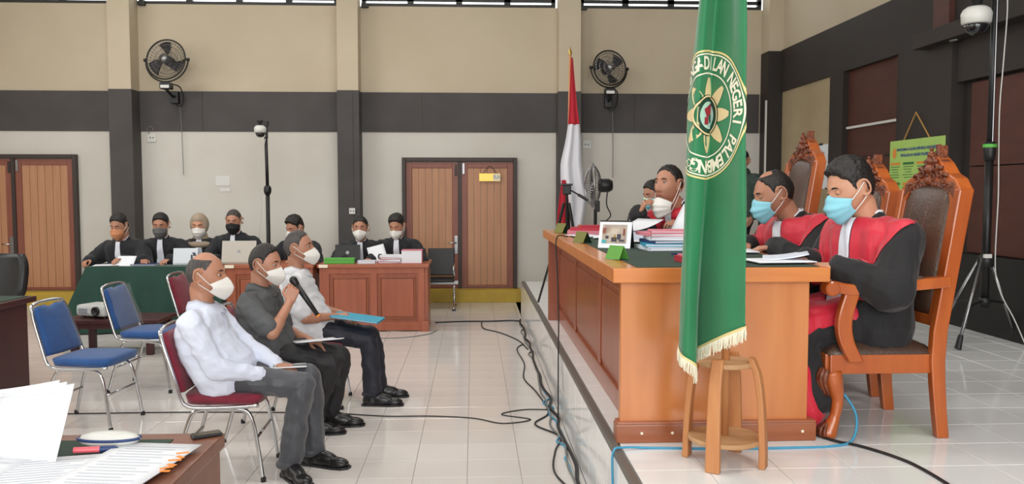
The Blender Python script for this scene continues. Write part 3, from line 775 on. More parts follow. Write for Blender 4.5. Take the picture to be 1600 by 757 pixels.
# black office chair behind the dark desk
t = thing('office_chair', 'black office chair behind the dark desk at the left edge', 'chair', (-4.22, 7.35, 0), R(-100))
P = []
for i in range(11):
    z = .62 + .42 * i / 10; u = i / 5 - 1
    P.append([(-.22 - .08 * i / 10 + .05 * v * v, v * .23 * (1 - .25 * abs(u) ** 3), z) for v in np.linspace(-1, 1, 9)])
obj('backrest', MB().grid(P), M['black_pl'], t, smooth=True, solid=.06)
obj('seat', MB().box((0, 0, .47), (.46, .46, .09), bev=.04), M['black_pl'], t)
obj('back_bar', MB().tube([(-.1, 0, .42), (-.25, 0, .45), (-.28, 0, .8)], .018, 8), M['black_me'], t)
obj('gas_lift', MB().lathe([(0, .08), (.03, .08), (.028, .3), (.018, .3), (.018, .43), (0, .43)], 14), M['chrome'], t)
for k in range(5):
    a = 2 * PI * k / 5
    lg = obj('leg', MB().tube([(0, 0, .1), (.16 * math.cos(a), .16 * math.sin(a), .09), (.29 * math.cos(a), .29 * math.sin(a), .065)], [.024, .02, .015], 8), M['black_pl'], t)
    obj('caster', MB().lathe([(0, -.02), (.028, -.018), (.03, 0), (.028, .018), (0, .02)], 12, (.29 * math.cos(a), .29 * math.sin(a), .03), 'y'), M['black_pl'], lg, smooth=True)

# black waiting bench by the middle door
t = thing('waiting_bench', 'black metal waiting bench with chrome legs beside the middle door', 'bench', (-.62, 11.35, 0))
for k in range(2):
    x = -.22 + k * .40
    sb = obj('seat_shell', MB().box((x, -.05, .40), (.37, .40, .04), bev=.015), M['black_me'], t)
    obj('back_shell', MB().box((x, .19, .62), (.37, .04, .38), Matrix.Rotation(R(-10), 3, 'X'), bev=.015), M['black_me'], t)
obj('beam', MB().box((0, -.02, .355), (.84, .05, .05), bev=.006), M['steel'], t)
for x in (-.36, .36):
    lg = obj('leg', MB().tube(curve_pts([(x, -.26, .02), (x, -.02, .10), (x, -.02, .34)], 5), .017, 8).tube(curve_pts([(x, .24, .02), (x, .06, .10), (x, -.02, .2)], 5), .017, 8), M['chrome'], t, smooth=True)
    obj('armrest', MB().tube(curve_pts([(x, .14, .42), (x, .16, .58), (x, -.06, .61), (x, -.22, .585), (x, -.24, .50)], 5), .014, 8), M['chrome'], t, smooth=True)
    obj('foot', MB().box((x, -.27, .012), (.05, .05, .024), bev=.006), M['black_pl'], lg); obj('foot', MB().box((x, .25, .012), (.05, .05, .024), bev=.006), M['black_pl'], lg)
# ---------------------------------------------------------------- wall fans
def wall_fan(label, loc, wall_y, mount, r, tilt, yaw, spin):
    """loc: centre of the cage; mount: (x, z) of the wall box"""
    t = thing('wall_fan', label, 'fan', (mount[0], wall_y, mount[1]), 0, 'black wall fans')
    c = Vector(loc) - Vector((mount[0], wall_y, mount[1]))
    Rm = Matrix.Rotation(yaw, 3, 'Z') @ Matrix.Rotation(tilt, 3, 'X')
    T = lambda p: Rm @ Vector(p) + c
    # cage: axis is local -y (towards the hall)
    rim = MB().tube([T((r * math.cos(a), 0, r * math.sin(a))) for a in np.linspace(0, 2 * PI, 40, endpoint=False)], .011, 8, closed=True)
    obj('guard_rim', rim, M['black_me'], t, smooth=True)
    for nm, sg, dep in (('front_guard', -1, .07), ('rear_guard', 1, .09)):
        g = MB()
        for k in range(36):
            a = 2 * PI * k / 36; P = []
            for u in np.linspace(.2, 1, 6): P.append(T((r * u * math.cos(a + .25 * (1 - u)), sg * dep * (1 - u ** 2.5), r * u * math.sin(a + .25 * (1 - u)))))
            g.tube(P, .0022, 4, caps=False)
        for u in (.22, .45, .7, .87): g.tube([T((r * u * math.cos(a), sg * dep * (1 - u ** 2.5), r * u * math.sin(a))) for a in np.linspace(0, 2 * PI, 30, endpoint=False)], .0026, 4, closed=True)
        obj(nm, g, M['steel'] if sg < 0 else M['black_me'], t)
    obj('hub_badge', MB().lathe([(0, -.012), (r * .2, -.008), (r * .2, .004), (0, .006)], 20, T((0, -.07, 0)), 'y', Rm), M['steel'], t, smooth=True)
    for k in range(3):
        a0 = spin + 2 * PI * k / 3; P = []
        for i, u in enumerate(np.linspace(.16, .9, 8)):
            row = []
            wd = .12 + .34 * math.sin(min(1, u * 1.25) * PI * .62)
            for v in np.linspace(-.5, .5, 6):
                a = a0 + v * wd * 1.9 + .55 * u
                row.append(T((r * u * math.cos(a), .012 + .045 * v, r * u * math.sin(a))))
            P.append(row)
        obj('blade', MB().grid(P), M['black_pl'], t, smooth=True, solid=.004)
    obj('motor', MB().lathe([(0, .02), (.05, .02), (.068, .05), (.068, .15), (.05, .19), (0, .2)], 20, T((0, 0, 0)), 'y', Rm), M['black_pl'], t, smooth=True)
    yk = [T(((r + .028) * math.cos(a), .03, (r + .028) * math.sin(a))) for a in np.linspace(PI * 1.0, PI * 2.0, 22)]
    obj('yoke', MB().tube(yk, .011, 8), M['black_me'], t, smooth=True)
    for s in (-1, 1): obj('pivot_knob', MB().lathe([(0, -.02), (.022, -.018), (.024, 0), (.022, .018), (0, .02)], 12, T((s * (r + .03), .02, 0)), 'x', Rm), M['black_pl'], t, smooth=True)
    bot = T((0, .03, -(r + .03)))
    obj('oscillator', MB().box(bot + Vector((.005, 0, -.055)), (.15, .13, .09), bev=.015), M['black_pl'], t)
    obj('label_band', MB().box(bot + Vector((.005, -.067, -.068)), (.115, .006, .04), bev=.002), M['white_pl'], t)
    obj('wall_bracket', MB().tube(curve_pts([bot + Vector((0, 0, -.10)), Vector((0, -.30, .04)), Vector((0, -.14, .0)), Vector((0, -.02, 0))], 5), .02, 8), M['black_me'], t, smooth=True)
    obj('switch_box', MB().box((0, -.05, -.01), (.11, .10, .17), bev=.012), M['black_pl'], t)
    cb = curve_pts([bot + Vector((.05, .02, -.02)), Vector((.11, -.16, .12)), Vector((.12, -.06, -.05)), Vector((.05, -.05, -.13)), Vector((.0, -.05, -.09))], 6)
    obj('power_lead', MB().tube(cb, .009, 6), M['cable'], t, smooth=True)
    obj('wall_lead', MB().tube([(.06, -.045, -.10), (.075, -.035, -.4), (.08, -.03, -.75), (.082, -.02, -1.1)], .005, 5), M['cable_g'], t)
    return t
wall_fan('black wall fan with tilted blades above the draped table', (-4.19, 11.72, 3.40), WY - .03, (-4.20, 2.93), .275, R(-8), R(-8), R(70))
wall_fan('dusty black wall fan beside the red and white flag', (1.925, 11.74, 3.33), WY - .03, (1.96, 2.90), .245, R(-6), R(14), R(20))

# ---------------------------------------------------------------- surveillance cameras on stands
def dome(t, c, s=1.0):
    c = Vector(c)
    obj('camera_mount', MB().lathe([(0, .085 * s), (.03 * s, .085 * s), (.036 * s, .14 * s), (.05 * s, .15 * s), (.05 * s, .17 * s), (0, .17 * s)], 18, c), M['black_pl'], t, smooth=True)
    obj('camera_housing', MB().lathe([(0, .09 * s), (.06 * s, .088 * s), (.085 * s, .07 * s), (.098 * s, .04 * s), (.094 * s, -.02 * s), (.08 * s, -.03 * s), (0, -.03 * s)], 28, c), M['white_pl'], t, smooth=True)
    obj('camera_dome', MB().lathe([(.076 * s, -.03 * s), (.074 * s, -.05 * s), (.06 * s, -.082 * s), (.035 * s, -.1 * s), (.0, -.106 * s)], 24, c), M['dome'], t, smooth=True)
t = thing('camera_stand', 'slim black stand with white dome camera before the back wall', 'camera stand', (-2.66, 10.95, 0), 0, 'dome cameras on stands')
obj('pole', MB().tube([(0, 0, .12), (0, 0, 1.62)], .026, 10).tube([(0, 0, 1.6), (-.01, 0, 2.30)], .021, 10), M['black_me'], t, smooth=True)
obj('clamp_collar', MB().lathe([(0, -.06), (.035, -.055), (.048, -.02), (.048, .03), (.035, .06), (0, .065)], 16, (0, 0, 1.61)), M['black_pl'], t, smooth=True)
obj('top_bracket', MB().box((-.03, 0, 2.47), (.11, .07, .07), bev=.01).box((-.0, 0, 2.38), (.03, .03, .2)), M['black_pl'], t)
for k in range(3):
    a = R(90 + 120 * k); obj('leg', MB().tube([(0, 0, .62), (.42 * math.cos(a), .42 * math.sin(a), .012)], .012, 8), M['black_me'], t)
dome(t, (-.075, -.02, 2.375), .8)
obj('camera_cable', MB().tube(curve_pts([(-.01, -.02, 2.28), (-.10, .0, 1.9), (-.08, 0, 1.4), (-.12, 0, .9), (-.08, 0, .3)], 6), .005, 5), M['cable_w'], t)
BX, BY = 3.78, 5.95
t = thing('camera_stand', 'tall black tripod stand with white dome camera before the dark panelled wall', 'camera stand', (BX, BY, PZ), 0, 'dome cameras on stands')
obj('lower_pole', MB().tube([(0, 0, .28), (0, 0, 1.43)], .029, 12), M['black_me'], t, smooth=True)
obj('upper_pole', MB().tube([(0, 0, 1.40), (0, 0, 2.75)], .022, 12), M['black_pl'], t, smooth=True)
obj('pole_highlight_strip', MB().tube([(.004, -.024, 1.46), (.004, -.024, 2.7)], .004, 6), M['steel'], t)  # thin bright strip imitating the highlight along the upper pole
cl = obj('clamp_collar', MB().lathe([(0, -.07), (.034, -.065), (.04, -.03), (.045, .02), (.04, .07), (0, .075)], 18, (0, 0, 1.43)), M['black_pl'], t, smooth=True)
obj('colour_band', MB().lathe([(.044, -.012), (.047, -.01), (.047, .012), (.044, .014)], 18, (0, 0, 1.47)), M['lightgreen'], cl)
obj('hub', MB().lathe([(0, -.08), (.05, -.075), (.056, -.03), (.05, .0), (.03, .02), (0, .02)], 18, (0, 0, .66)), M['black_pl'], t, smooth=True)
obj('hub_clip', MB().box((-.02, -.05, .665), (.055, .03, .03), bev=.006), M['white_pl'], t)
obj('lower_hub', MB().lathe([(0, -.03), (.04, -.028), (.042, .02), (0, .03)], 16, (0, 0, .33)), M['black_pl'], t, smooth=True)
for a in (R(212), R(20), R(120)):
    e = Vector((.36 * math.cos(a), .36 * math.sin(a), .03))
    st = Vector((.045 * math.cos(a), .045 * math.sin(a), .64))
    lg = obj('leg', MB().tube([st, e], .013, 8), M['steel'], t, smooth=True)
    obj('leg_strut', MB().tube([(.03 * math.cos(a), .03 * math.sin(a), .33), st.lerp(e, .55)], .008, 8), M['black_me'], lg)
    obj('rubber_foot', MB().tube([st.lerp(e, .88), e + Vector((0, 0, -.02))], [.018, .024], 10), M['black_pl'], lg)
arm = obj('top_arm', MB().box((-.08, 0, 2.66), (.26, .05, .05), bev=.006), M['black_me'], t)
dome(t, (-.145, -.02, 2.375), 1.06)
obj('dome_stem', MB().tube([(-.145, -.02, 2.54), (-.145, -.02, 2.66)], .022, 10), M['emb_red'], t)
obj('camera_cable', MB().tube(curve_pts([(.03, -.03, 2.66), (.075, -.03, 2.5), (.062, -.03, 2.1), (.045, -.03, 1.75), (.05, -.03, 1.4), (.045, -.05, 1.1), (.04, -.05, .6), (.08, -.06, .4), (.18, -.08, .2), (.26, -.1, .01)], 7), .0045, 6), M['cable_w'], t, smooth=True)

# ---------------------------------------------------------------- green court flag
t = thing('court_flag', 'large green court flag with round embroidered emblem hanging on its pole', 'flag', (SX, SY, PZ))
obj('pole', MB().tube([(0, 0, .115), (0, 0, 2.15)], .017, 12), M['stool_wood'], t, smooth=True)
obj('finial', MB().lathe([(0, 2.15), (.03, 2.16), (.034, 2.19), (.012, 2.24), (0, 2.3)], 14), M['gilt'], t, smooth=True)
ZB, ZT = 0.87, 2.55          # world heights spanned by the cloth
def flag_keys(z):
    """folded cross-section (x, y) in world at height z, from hidden left flap to hidden right flap"""
    zz = [.80, 1.15, 1.55, 1.95, 2.42, 2.6]
    L = np.interp(z, zz, [.832, .842, .852, .866, .905, .915]); C_ = np.interp(z, zz, [.908, .922, .932, .940, .962, .968]); Q = np.interp(z, zz, [1.042, 1.037, 1.032, 1.028, 1.016, 1.01])
    yc = np.interp(z, [1.0, 1.35, 1.75], [3.37, 3.35, 3.292])
    return [(C_ + .03, yc + .03), (L + .012, 3.34), (L, 3.285), (L + .014, 3.258), (C_ - .02, min(yc - .01, 3.275)), (C_, yc), (C_ + .014, yc - .012), ((C_ + Q) / 2 + .008, 3.205), (Q - .016, 3.135), (Q, 3.115), (Q + .006, 3.145), (Q - .0, 3.24), (Q - .01, 3.30)]
NU = 12
def flag_curve(z):
    k = flag_keys(z)
    wob = .004 * math.sin(z * 9)
    P = curve_pts([(a + wob * math.sin(i * 2.1), b + .006 * math.sin(z * 6 + i * 1.7), 0) for i, (a, b) in enumerate(k)], NU)
    A = np.array([(p.x, p.y) for p in P]); s = np.concatenate([[0], np.cumsum(np.hypot(*(A[1:] - A[:-1]).T))])
    s0 = s[5 * NU]          # the crease is u = 0
    return A, s - s0
FZ = np.linspace(.7, 2.75, 150); FU = np.linspace(-.3, .5, 400); FT = np.zeros((150, 400, 2))
for i_, z_ in enumerate(FZ):
    A_, s_ = flag_curve(z_); FT[i_, :, 0] = np.interp(FU, s_, A_[:, 0]); FT[i_, :, 1] = np.interp(FU, s_, A_[:, 1])
def flag_pt(u, z):
    a = min(max((z - .7) / 2.05 * 149, 0), 148.999); b = min(max((u + .3) / .8 * 399, 0), 398.999); i, j = int(a), int(b); a -= i; b -= j
    p = (FT[i, j] * (1 - a) + FT[i + 1, j] * a) * (1 - b) + (FT[i, j + 1] * (1 - a) + FT[i + 1, j + 1] * a) * b
    return Vector((p[0], p[1], z))
def flag_off(u, z, d):
    p = flag_pt(u, z); e = .008
    du = flag_pt(u + e, z) - flag_pt(u - e, z); dv = flag_pt(u, z + e) - flag_pt(u, z - e)
    n = du.cross(dv).normalized()
    return p + n * d - Vector((SX, SY, PZ))
def hem(u):            # lower edge: rises towards the right ridge, dips at the left fold
    return np.interp(u, [-.35, -.22, -.12, -.06, -.0, .04, .30, .36], [.98, .965, .90, .86, .90, .95, 1.075, 1.09])
P = []; Hs = []
us = np.linspace(-.235, .44, 100)
for u in us:
    zb = hem(u); col = []
    for k in range(46):
        z = zb + (ZT - zb) * k / 45
        col.append(flag_off(u, z, 0))
    P.append(col)
cloth = obj('cloth', MB().grid(P), M['flag_green'], t, smooth=True, solid=.003)
edge = MB(); fr = MB()
for i in range(len(us) - 1):
    for k, (d0, d1) in enumerate(((.0, .012),)):
        a, b = us[i], us[i + 1]
        edge.add([flag_off(a, hem(a) + d0, .004), flag_off(b, hem(b) + d0, .004), flag_off(b, hem(b) + d1, .004), flag_off(a, hem(a) + d1, .004)], [(0, 1, 2, 3)])
for i in range(240):
    u = us[0] + (us[-1] - us[0]) * i / 240; p = flag_off(u, hem(u) + .004, .002); l = .045 + .012 * rnd.random()
    q = p + Vector((rnd.uniform(-.006, .006), rnd.uniform(-.004, .002), -l))
    fr.tube([p, p.lerp(q, .5) + Vector((rnd.uniform(-.003, .003), 0, 0)), q], [.0022, .0022, .0012], 4)
obj('gold_hem', edge, M['gold'], cloth); o = obj('fringe', fr, M['ivory'], cloth); o['kind'] = 'stuff'
EZ = 1.90                 # emblem centre height
def emap(mb, name, m, d=.004, par=None):
    mb.v = [tuple(flag_off(v[0] * .96 - .020, EZ + v[1] * 1.05, d + v[2])) for v in mb.v]
    return obj(name, mb, m, par or cloth)
def ring(r0, r1, a0=-180, a1=180, n=120):
    mb = MB(); A = np.radians(np.linspace(a0, a1, n))
    mb.add([(r * math.cos(a), r * math.sin(a), 0) for a in A for r in (r0, r1)], [(2 * i, 2 * i + 1, 2 * i + 3, 2 * i + 2) for i in range(n - 1)]); return mb
emap(ring(.226, .231), 'emblem_ring', M['ivory']); emap(ring(.236, .243), 'emblem_ring', M['gold']); emap(ring(.155, .160), 'emblem_ring', M['ivory'])
for i, ch in enumerate('PENGADILAN NEGERI PALEMBANG'):
    if ch == ' ': continue
    a = R(145 - 9.7 * i); m_ = text_mb(ch, .074, 0, .0022)
    # finer letters follow the folds
    Mx = Matrix.Rotation(a - PI / 2, 4, 'Z'); rr_ = .193
    m_.v = [tuple(Mx @ Vector((v[0] * .74, v[1] * .92, 0)) + Vector((rr_ * math.cos(a), rr_ * math.sin(a), 0))) for v in m_.v]
    emap(m_, 'letter', M['ivory'])
st = MB(); n = 16
for k in range(8):
    a = R(90 + 45 * k); r1 = .142
    a1, a2 = a - R(17), a + R(17)
    ts = np.linspace(0, 1, 5)
    for q in range(4):
        u0, u1 = ts[q], ts[q + 1]; f = lambda u, sg: ((.062 + (r1 - .062) * u) * math.cos(a + sg * R(23) * (1 - u * .86)), (.062 + (r1 - .062) * u) * math.sin(a + sg * R(23) * (1 - u * .86)), 0)
        st.add([f(u0, -1), f(u1, -1), f(u1, 1), f(u0, 1)], [(0, 1, 2, 3)])
emap(st, 'emblem_star', M['cream_emb'])
def disc(r, n=40):
    mb = MB(); mb.add([(q * r * math.cos(2 * PI * i / n), q * r * math.sin(2 * PI * i / n), 0) for q in (.999, .66, .33, .02) for i in range(n)], [(k * n + i, k * n + (i + 1) % n, (k + 1) * n + (i + 1) % n, (k + 1) * n + i) for k in range(3) for i in range(n)]); return mb
emap(disc(.078), 'emblem_disc', M['emb_dark'], .006); emap(ring(.069, .075), 'emblem_ring', M['cream_emb'], .008)
def patch(cx, cy, w, h, rot=0):
    mb = MB(); c, s = math.cos(rot), math.sin(rot); P = [[(cx + c * a * w - s * b * h, cy + s * a * w + c * b * h, 0) for b in np.linspace(-.5, .5, 5)] for a in np.linspace(-.5, .5, 5)]
    return mb.grid(P)
emap(disc(.052), 'emblem_shield', M['emb_teal'], .008); emap(patch(-.002, .018, .05, .035, .5), 'emblem_bull', M['emb_red'], .010); emap(patch(.012, -.012, .03, .03, .3), 'emblem_tree', M['emb_dark'], .010); emap(patch(-.018, -.022, .022, .028), 'emblem_star_red', M['emb_red'], .010)
lf = ring(.014, .018, n=20); lf.v = [(v[0] * .8 - .085, v[1] * .8 - .178, 0) for v in lf.v]; l2 = ring(.014, .018, n=20); l2.v = [(v[0] * .8 - .105, v[1] * .8 - .184, 0) for v in l2.v]; lf.add(l2.v, l2.f); lf.add([(-.14, -.20, 0), (-.115, -.188, 0), (-.115, -.184, 0), (-.14, -.196, 0)], [(0, 1, 2, 3)])
emap(lf, 'emblem_leaf', M['ivory'])

# ---------------------------------------------------------------- red and white flag
FX, FY = 1.06, 9.0
t = thing('national_flag', 'red and white flag hanging limp on a slim pole by the back column', 'flag', (FX, FY, PZ))
obj('pole', MB().tube([(-.05, 0, .03), (-.012, 0, 2.60)], .013, 10), M['stool_wood'], t, smooth=True)
obj('base', MB().lathe([(0, 0), (.16, 0), (.16, .02), (.03, .045), (.02, .12), (0, .12)], 20, (-.05, 0, 0)), M['black_me'], t)
obj('finial', MB().lathe([(0, 2.59), (.016, 2.60), (.02, 2.63), (.01, 2.66), (0, 2.70)], 12, (-.012, 0, 0)), M['brass'], t)
def limp(name, keys, m, folds, amp, ph=0.0, yo=0.0):
    """keys: (z world, x_left world, x_right world)"""
    P = []
    for z, xl, xr in keys:
        row = []
        for v in np.linspace(0, 1, 34):
            row.append((xl + (xr - xl) * v - FX, yo + amp * math.sin(v * folds * PI + ph) * min(1, (xr - xl) / .25) + .03 * v, z - PZ))
        P.append(row)
    return obj(name, MB().grid(P), m, t, smooth=True, solid=.004)
def dense(keys, n=24):
    k = np.array(keys); zs = np.linspace(k[0, 0], k[-1, 0], n); o = k[:, 0].argsort(); return [(z, np.interp(z, k[o, 0], k[o, 1]), np.interp(z, k[o, 0], k[o, 2])) for z in zs]
limp('red_cloth', dense([(3.03, 1.055, 1.075), (2.75, 1.045, 1.10), (2.5, 1.035, 1.125), (2.315, 1.025, 1.15)]), M['flag_red'], 3, .02, 0, -.045)
limp('white_cloth', dense([(2.32, 1.025, 1.152), (2.15, 1.00, 1.165), (1.9, .945, 1.175), (1.75, .945, 1.20), (1.55, .96, 1.25), (1.40, .99, 1.22), (1.2, 1.0, 1.18)]), M['flag_white'], 4, .022, .6, -.05)
limp('red_fold', dense([(1.72, .955, 1.00), (1.5, .925, 1.03), (1.25, .90, 1.05), (1.05, .89, 1.06)]), M['flag_red'], 3, .015, .3, -.085)

# ---------------------------------------------------------------- video tripod behind the bench
t = thing('video_tripod', 'black video tripod with pan handle behind the judges bench', 'tripod', (.95, 8.40, PZ))
for a in (R(182), R(-50), R(70)):
    e = Vector((.29 * math.cos(a), .29 * math.sin(a), .01))
    lg = obj('leg', MB().tube([(.03 * math.cos(a), .03 * math.sin(a), 1.02), e.lerp(Vector((0, 0, 1.02)), .45)], .016, 8).tube([e.lerp(Vector((0, 0, 1.02)), .5), e], .011, 8), M['black_me'], t)
    obj('spreader', MB().tube([(0, 0, .42), e.lerp(Vector((0, 0, 1.02)), .38)], .007, 6), M['black_me'], lg)
obj('centre_column', MB().tube([(0, 0, .4), (0, 0, 1.12)], .014, 8), M['black_me'], t)
obj('head', MB().box((0, 0, 1.15), (.08, .09, .09), bev=.012).box((0, 0, 1.205), (.11, .07, .022), bev=.006), M['black_pl'], t)
obj('pan_handle', MB().tube([(.02, .0, 1.16), (.12, -.05, 1.10)], .008, 8).tube([(.11, -.045, 1.105), (.20, -.085, 1.05)], .015, 8), M['black_pl'], t)

# ---------------------------------------------------------------- pedestal fan behind the bench, seen edge on
t = thing('pedestal_fan', 'grey pedestal fan seen edge-on behind the judges bench', 'fan', (1.30, 8.8, PZ))
obj('base', MB().lathe([(0, 0), (.2, 0), (.2, .02), (.05, .05), (.03, .06), (0, .06)], 24), M['black_pl'], t)
obj('post', MB().tube([(0, 0, .05), (0, 0, .95)], .018, 10), M['black_me'], t)
Rf = Matrix.Rotation(R(-93), 3, 'Z'); fc = Vector((-.03, 0, 1.20)); T3 = lambda p: Rf @ Vector(p) + fc
obj('guard_rim', MB().tube([T3((.23 * math.cos(a), 0, .23 * math.sin(a))) for a in np.linspace(0, 2 * PI, 36, endpoint=False)], .010, 8, closed=True), M['steel'], t, smooth=True)
g = MB()
for sg, dep in ((-1, .085), (1, .085)):
    for k in range(48):
        a = 2 * PI * k / 48; g.tube([T3((.23 * u * math.cos(a), sg * dep * (1 - u ** 3), .23 * u * math.sin(a))) for u in np.linspace(.15, 1, 6)], .0022, 4, caps=False)
obj('guard', g, M['steel'], t)
for k in range(3):
    P = [[T3((.21 * u * math.cos(2.1 * k + v * .8), .02 * v, .21 * u * math.sin(2.1 * k + v * .8))) for v in np.linspace(-.5, .5, 5)] for u in np.linspace(.2, .95, 6)]
    obj('blade', MB().grid(P), M['black_pl'], t, smooth=True, solid=.004)
obj('motor', MB().lathe([(0, .06), (.055, .06), (.072, .09), (.072, .17), (.05, .21), (0, .215)], 20, fc, 'y', Rf), M['black_pl'], t, smooth=True)
obj('neck', MB().box((0.02, .0, .98), (.05, .06, .12), bev=.01), M['black_pl'], t)
obj('cord', MB().tube(curve_pts([T3((0, .16, -.03)), (.12, .0, 1.0), (.16, -.02, .88), (.08, 0, .80)], 6), .007, 6), M['cable'], t)

# ---------------------------------------------------------------- things on the walls
t = thing('notice_poster', 'light green printed court notice hanging from a rope on the dark pilaster', 'poster', (4.055, 7.475, 1.46))
RZ = Matrix(((0, 0, -1), (-1, 0, 0), (0, 1, 0)))     # text plane (a,b) -> facing -x; a runs towards the camera
obj('sheet', MB().box((0, 0, .31), (.008, .94, .62), bev=.002), M['poster'], t)
def ptext(s, size, a, b, m, nm='print'):
    mb = text_mb(s, size, 0, .0012); mb.v = [tuple(RZ @ Vector((v[0] + a, v[1] + b, .006))) for v in mb.v]; return obj(nm, mb, m, t)
ptext('MAHKAMAH AGUNG REPUBLIK INDONESIA', .036, .02, .53, M['poster_b'], 'title'); ptext('PENGADILAN NEGERI PALEMBANG', .036, .02, .475, M['poster_b'], 'title')
sl = disc(.05); sl.v = [tuple(RZ @ Vector((v[0] * .75 - .38, v[1] + .50, .006))) for v in sl.v]; obj('seal', sl, M['poster_o'], t)
obj('red_block', MB().box((-.005, -.38, .51), (.003, .08, .07)), M['emb_red'], t)
for r_ in range(3):
    zt_ = .40 - r_ * .19
    for c_ in range(4):
        a = -.36 + c_ * .24
        obj('print_heading', MB().box((-.005, -a, zt_), (.002, .19, .022)), M['poster_o'] if (c_ + r_) % 2 == 0 else M['poster_g'], t)
        for k in range(5): obj('print_line', MB().box((-.005, -a + .01 * (k % 2), zt_ - .03 - k * .025), (.002, .17 - .03 * (k % 3), .006)), M['poster_g'], t)
obj('hanging_rope', MB().tube([(0, .22, .62), (-.01, 0, .86), (0, -.22, .62)], .007, 6), M['rope'], t)
t = thing('notice_sheet', 'white printed sheet clipped to the yellowed wall', 'paper', (RX - .005, 10.46, 1.62))
obj('sheet', MB().box((0, 0, .29), (.004, .42, .56)), M['paper'], t)
for k in range(7): obj('print_line', MB().box((-.004, -.02 * (k % 2), .47 - k * .055), (.002, .24 - .04 * (k % 3), .012)), M['ink'], t)
obj('clip', MB().box((-.006, 0, .575), (.014, .10, .025), bev=.004), M['black_pl'], t)
def outlet(label, x, y, z, s=.11, cord=False):
    t = thing('wall_socket', label, 'socket', (x, y, z), 0, 'white wall sockets')
    obj('plate', MB().box((0, -.008, 0), (s, .016, s), bev=.004), M['white_pl'], t)
    for q in (-1, 1): obj('socket_hole', MB().lathe([(0, 0), (.009, 0), (.009, .003), (0, .003)], 10, (q * .02, -.017, 0), 'y', Matrix.Rotation(PI, 3, 'Z')), M['black_pl'], t)
    if cord: obj('loop_cord', MB().tube(curve_pts([(-.03, -.02, .05), (-.05, -.03, .12), (.0, -.03, .16), (.03, -.02, .1)], 5), .005, 5), M['cable_g'], t)
outlet('white wall socket with a looped cord just right of the left column', -4.56, WY - .008, 2.36, .12, True)
outlet('white wall socket on the dark middle column', -1.70, 11.83, 1.32, .085)
outlet('white wall socket under the dark band by the right wall fan', 1.66, WY - .008, 2.28, .12)
t = thing('torn_notice', 'small torn white paper pasted on the back wall', 'paper', (-3.58, WY - .012, 1.68))
obj('sheet', MB().box((0, 0, .07), (.20, .003, .14)), M['wallpaper'], t); obj('sheet_stub', MB().box((.03, -.001, -.06), (.15, .003, .05)), M['wallpaper'], t)
t = thing('door_sign', 'small brass nameplate hanging on the middle door', 'sign', (.245, WY - .065, 1.80))
obj('plate', MB().box((0, 0, 0), (.31, .008, .115), bev=.002), M['brass'], t)
sg = text_mb('RA', .085); sg.v = [(v[0] + .10, -.006, v[1]) for v in sg.v]; obj('lettering', sg, M['ink'], t)
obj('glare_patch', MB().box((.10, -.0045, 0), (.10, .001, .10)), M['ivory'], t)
obj('cord', MB().tube([(-.10, 0, .055), (-.02, .01, .16), (.02, .01, .16), (.10, 0, .055)], .004, 5), M['frame_dk'], t)

# ---------------------------------------------------------------- things on the judges' bench
def tent(label, x, y, m, s=1.0, rz=0.0, g='folded name cards on the bench'):
    t = thing('name_card', label, 'name card', (x, y, DZ), rz, g)
    h, b, L = .085 * s, .045 * s, .12 * s
    obj('front_leaf', MB().add([(-b, -L / 2, 0), (-b, L / 2, 0), (0, L / 2, h), (0, -L / 2, h)], [(0, 1, 2, 3)]), m, t, solid=.003)
    obj('back_leaf', MB().add([(b, -L / 2, 0), (b, L / 2, 0), (0, L / 2, h), (0, -L / 2, h)], [(3, 2, 1, 0)]), M['lightgreen'] if m is M['green_card'] else M['emb_dark'], t, solid=.003)
    return t
tent('bright green folded name card at the near corner of the bench', .715, 4.10, M['green_card'], .78, R(38))
tent('dull gold-green folded name card in the middle of the bench edge', .715, 5.42, M['green_card_d'], .85, R(34))
tent('dull gold-green folded name card at the far end of the bench', .72, 6.72, M['green_card_d'], .9, R(34))
t = thing('desk_calendar', 'white framed desk calendar with a photo, standing on the bench', 'calendar', (.855, 4.93, DZ), R(-24))
h, b, L = .155, .055, .195
obj('back_leaf', MB().add([(-L / 2, b, 0), (L / 2, b, 0), (L / 2, 0, h), (-L / 2, 0, h)], [(0, 1, 2, 3)]), M['black_pl'], t, solid=.004)
obj('front_leaf', MB().add([(-L / 2, -b, 0), (L / 2, -b, 0), (L / 2, 0, h), (-L / 2, 0, h)], [(0, 1, 2, 3)]), M['paper'], t, solid=.004)
def onleaf(u0, u1, v0, v1, d=.004): 
    P = [(L * u, -b * (1 - v) - d, h * v + d * .3) for u, v in ((u0, v0), (u1, v0), (u1, v1), (u0, v1))]; return MB().add(P, [(0, 1, 2, 3)])
obj('photo', onleaf(-.40, .36, .18, .88), M['photo_sky'], t)
for (u, v, w_, h_, m_) in ((-.33, .24, .14, .12, 'photo_t'), (-.24, .40, .10, .10, 'photo_d'), (-.02, .32, .16, .16, 'photo_d'), (.13, .42, .12, .2, 'photo_d'), (.22, .28, .16, .06, 'photo_d'), (.0, .4, .05, .2, 'brass'), (.28, .6, .07, .26, 'door_red'), (-.34, .65, .10, .2, 'door_red')):
    obj('photo_print', onleaf(u - w_ / 2, u + w_ / 2, v - h_ / 2, v + h_ / 2, .006), M[m_], t)
obj('binding', MB().tube([(-L / 2, 0, h + .003), (L / 2, 0, h + .003)], .005, 6), M['black_pl'], t)
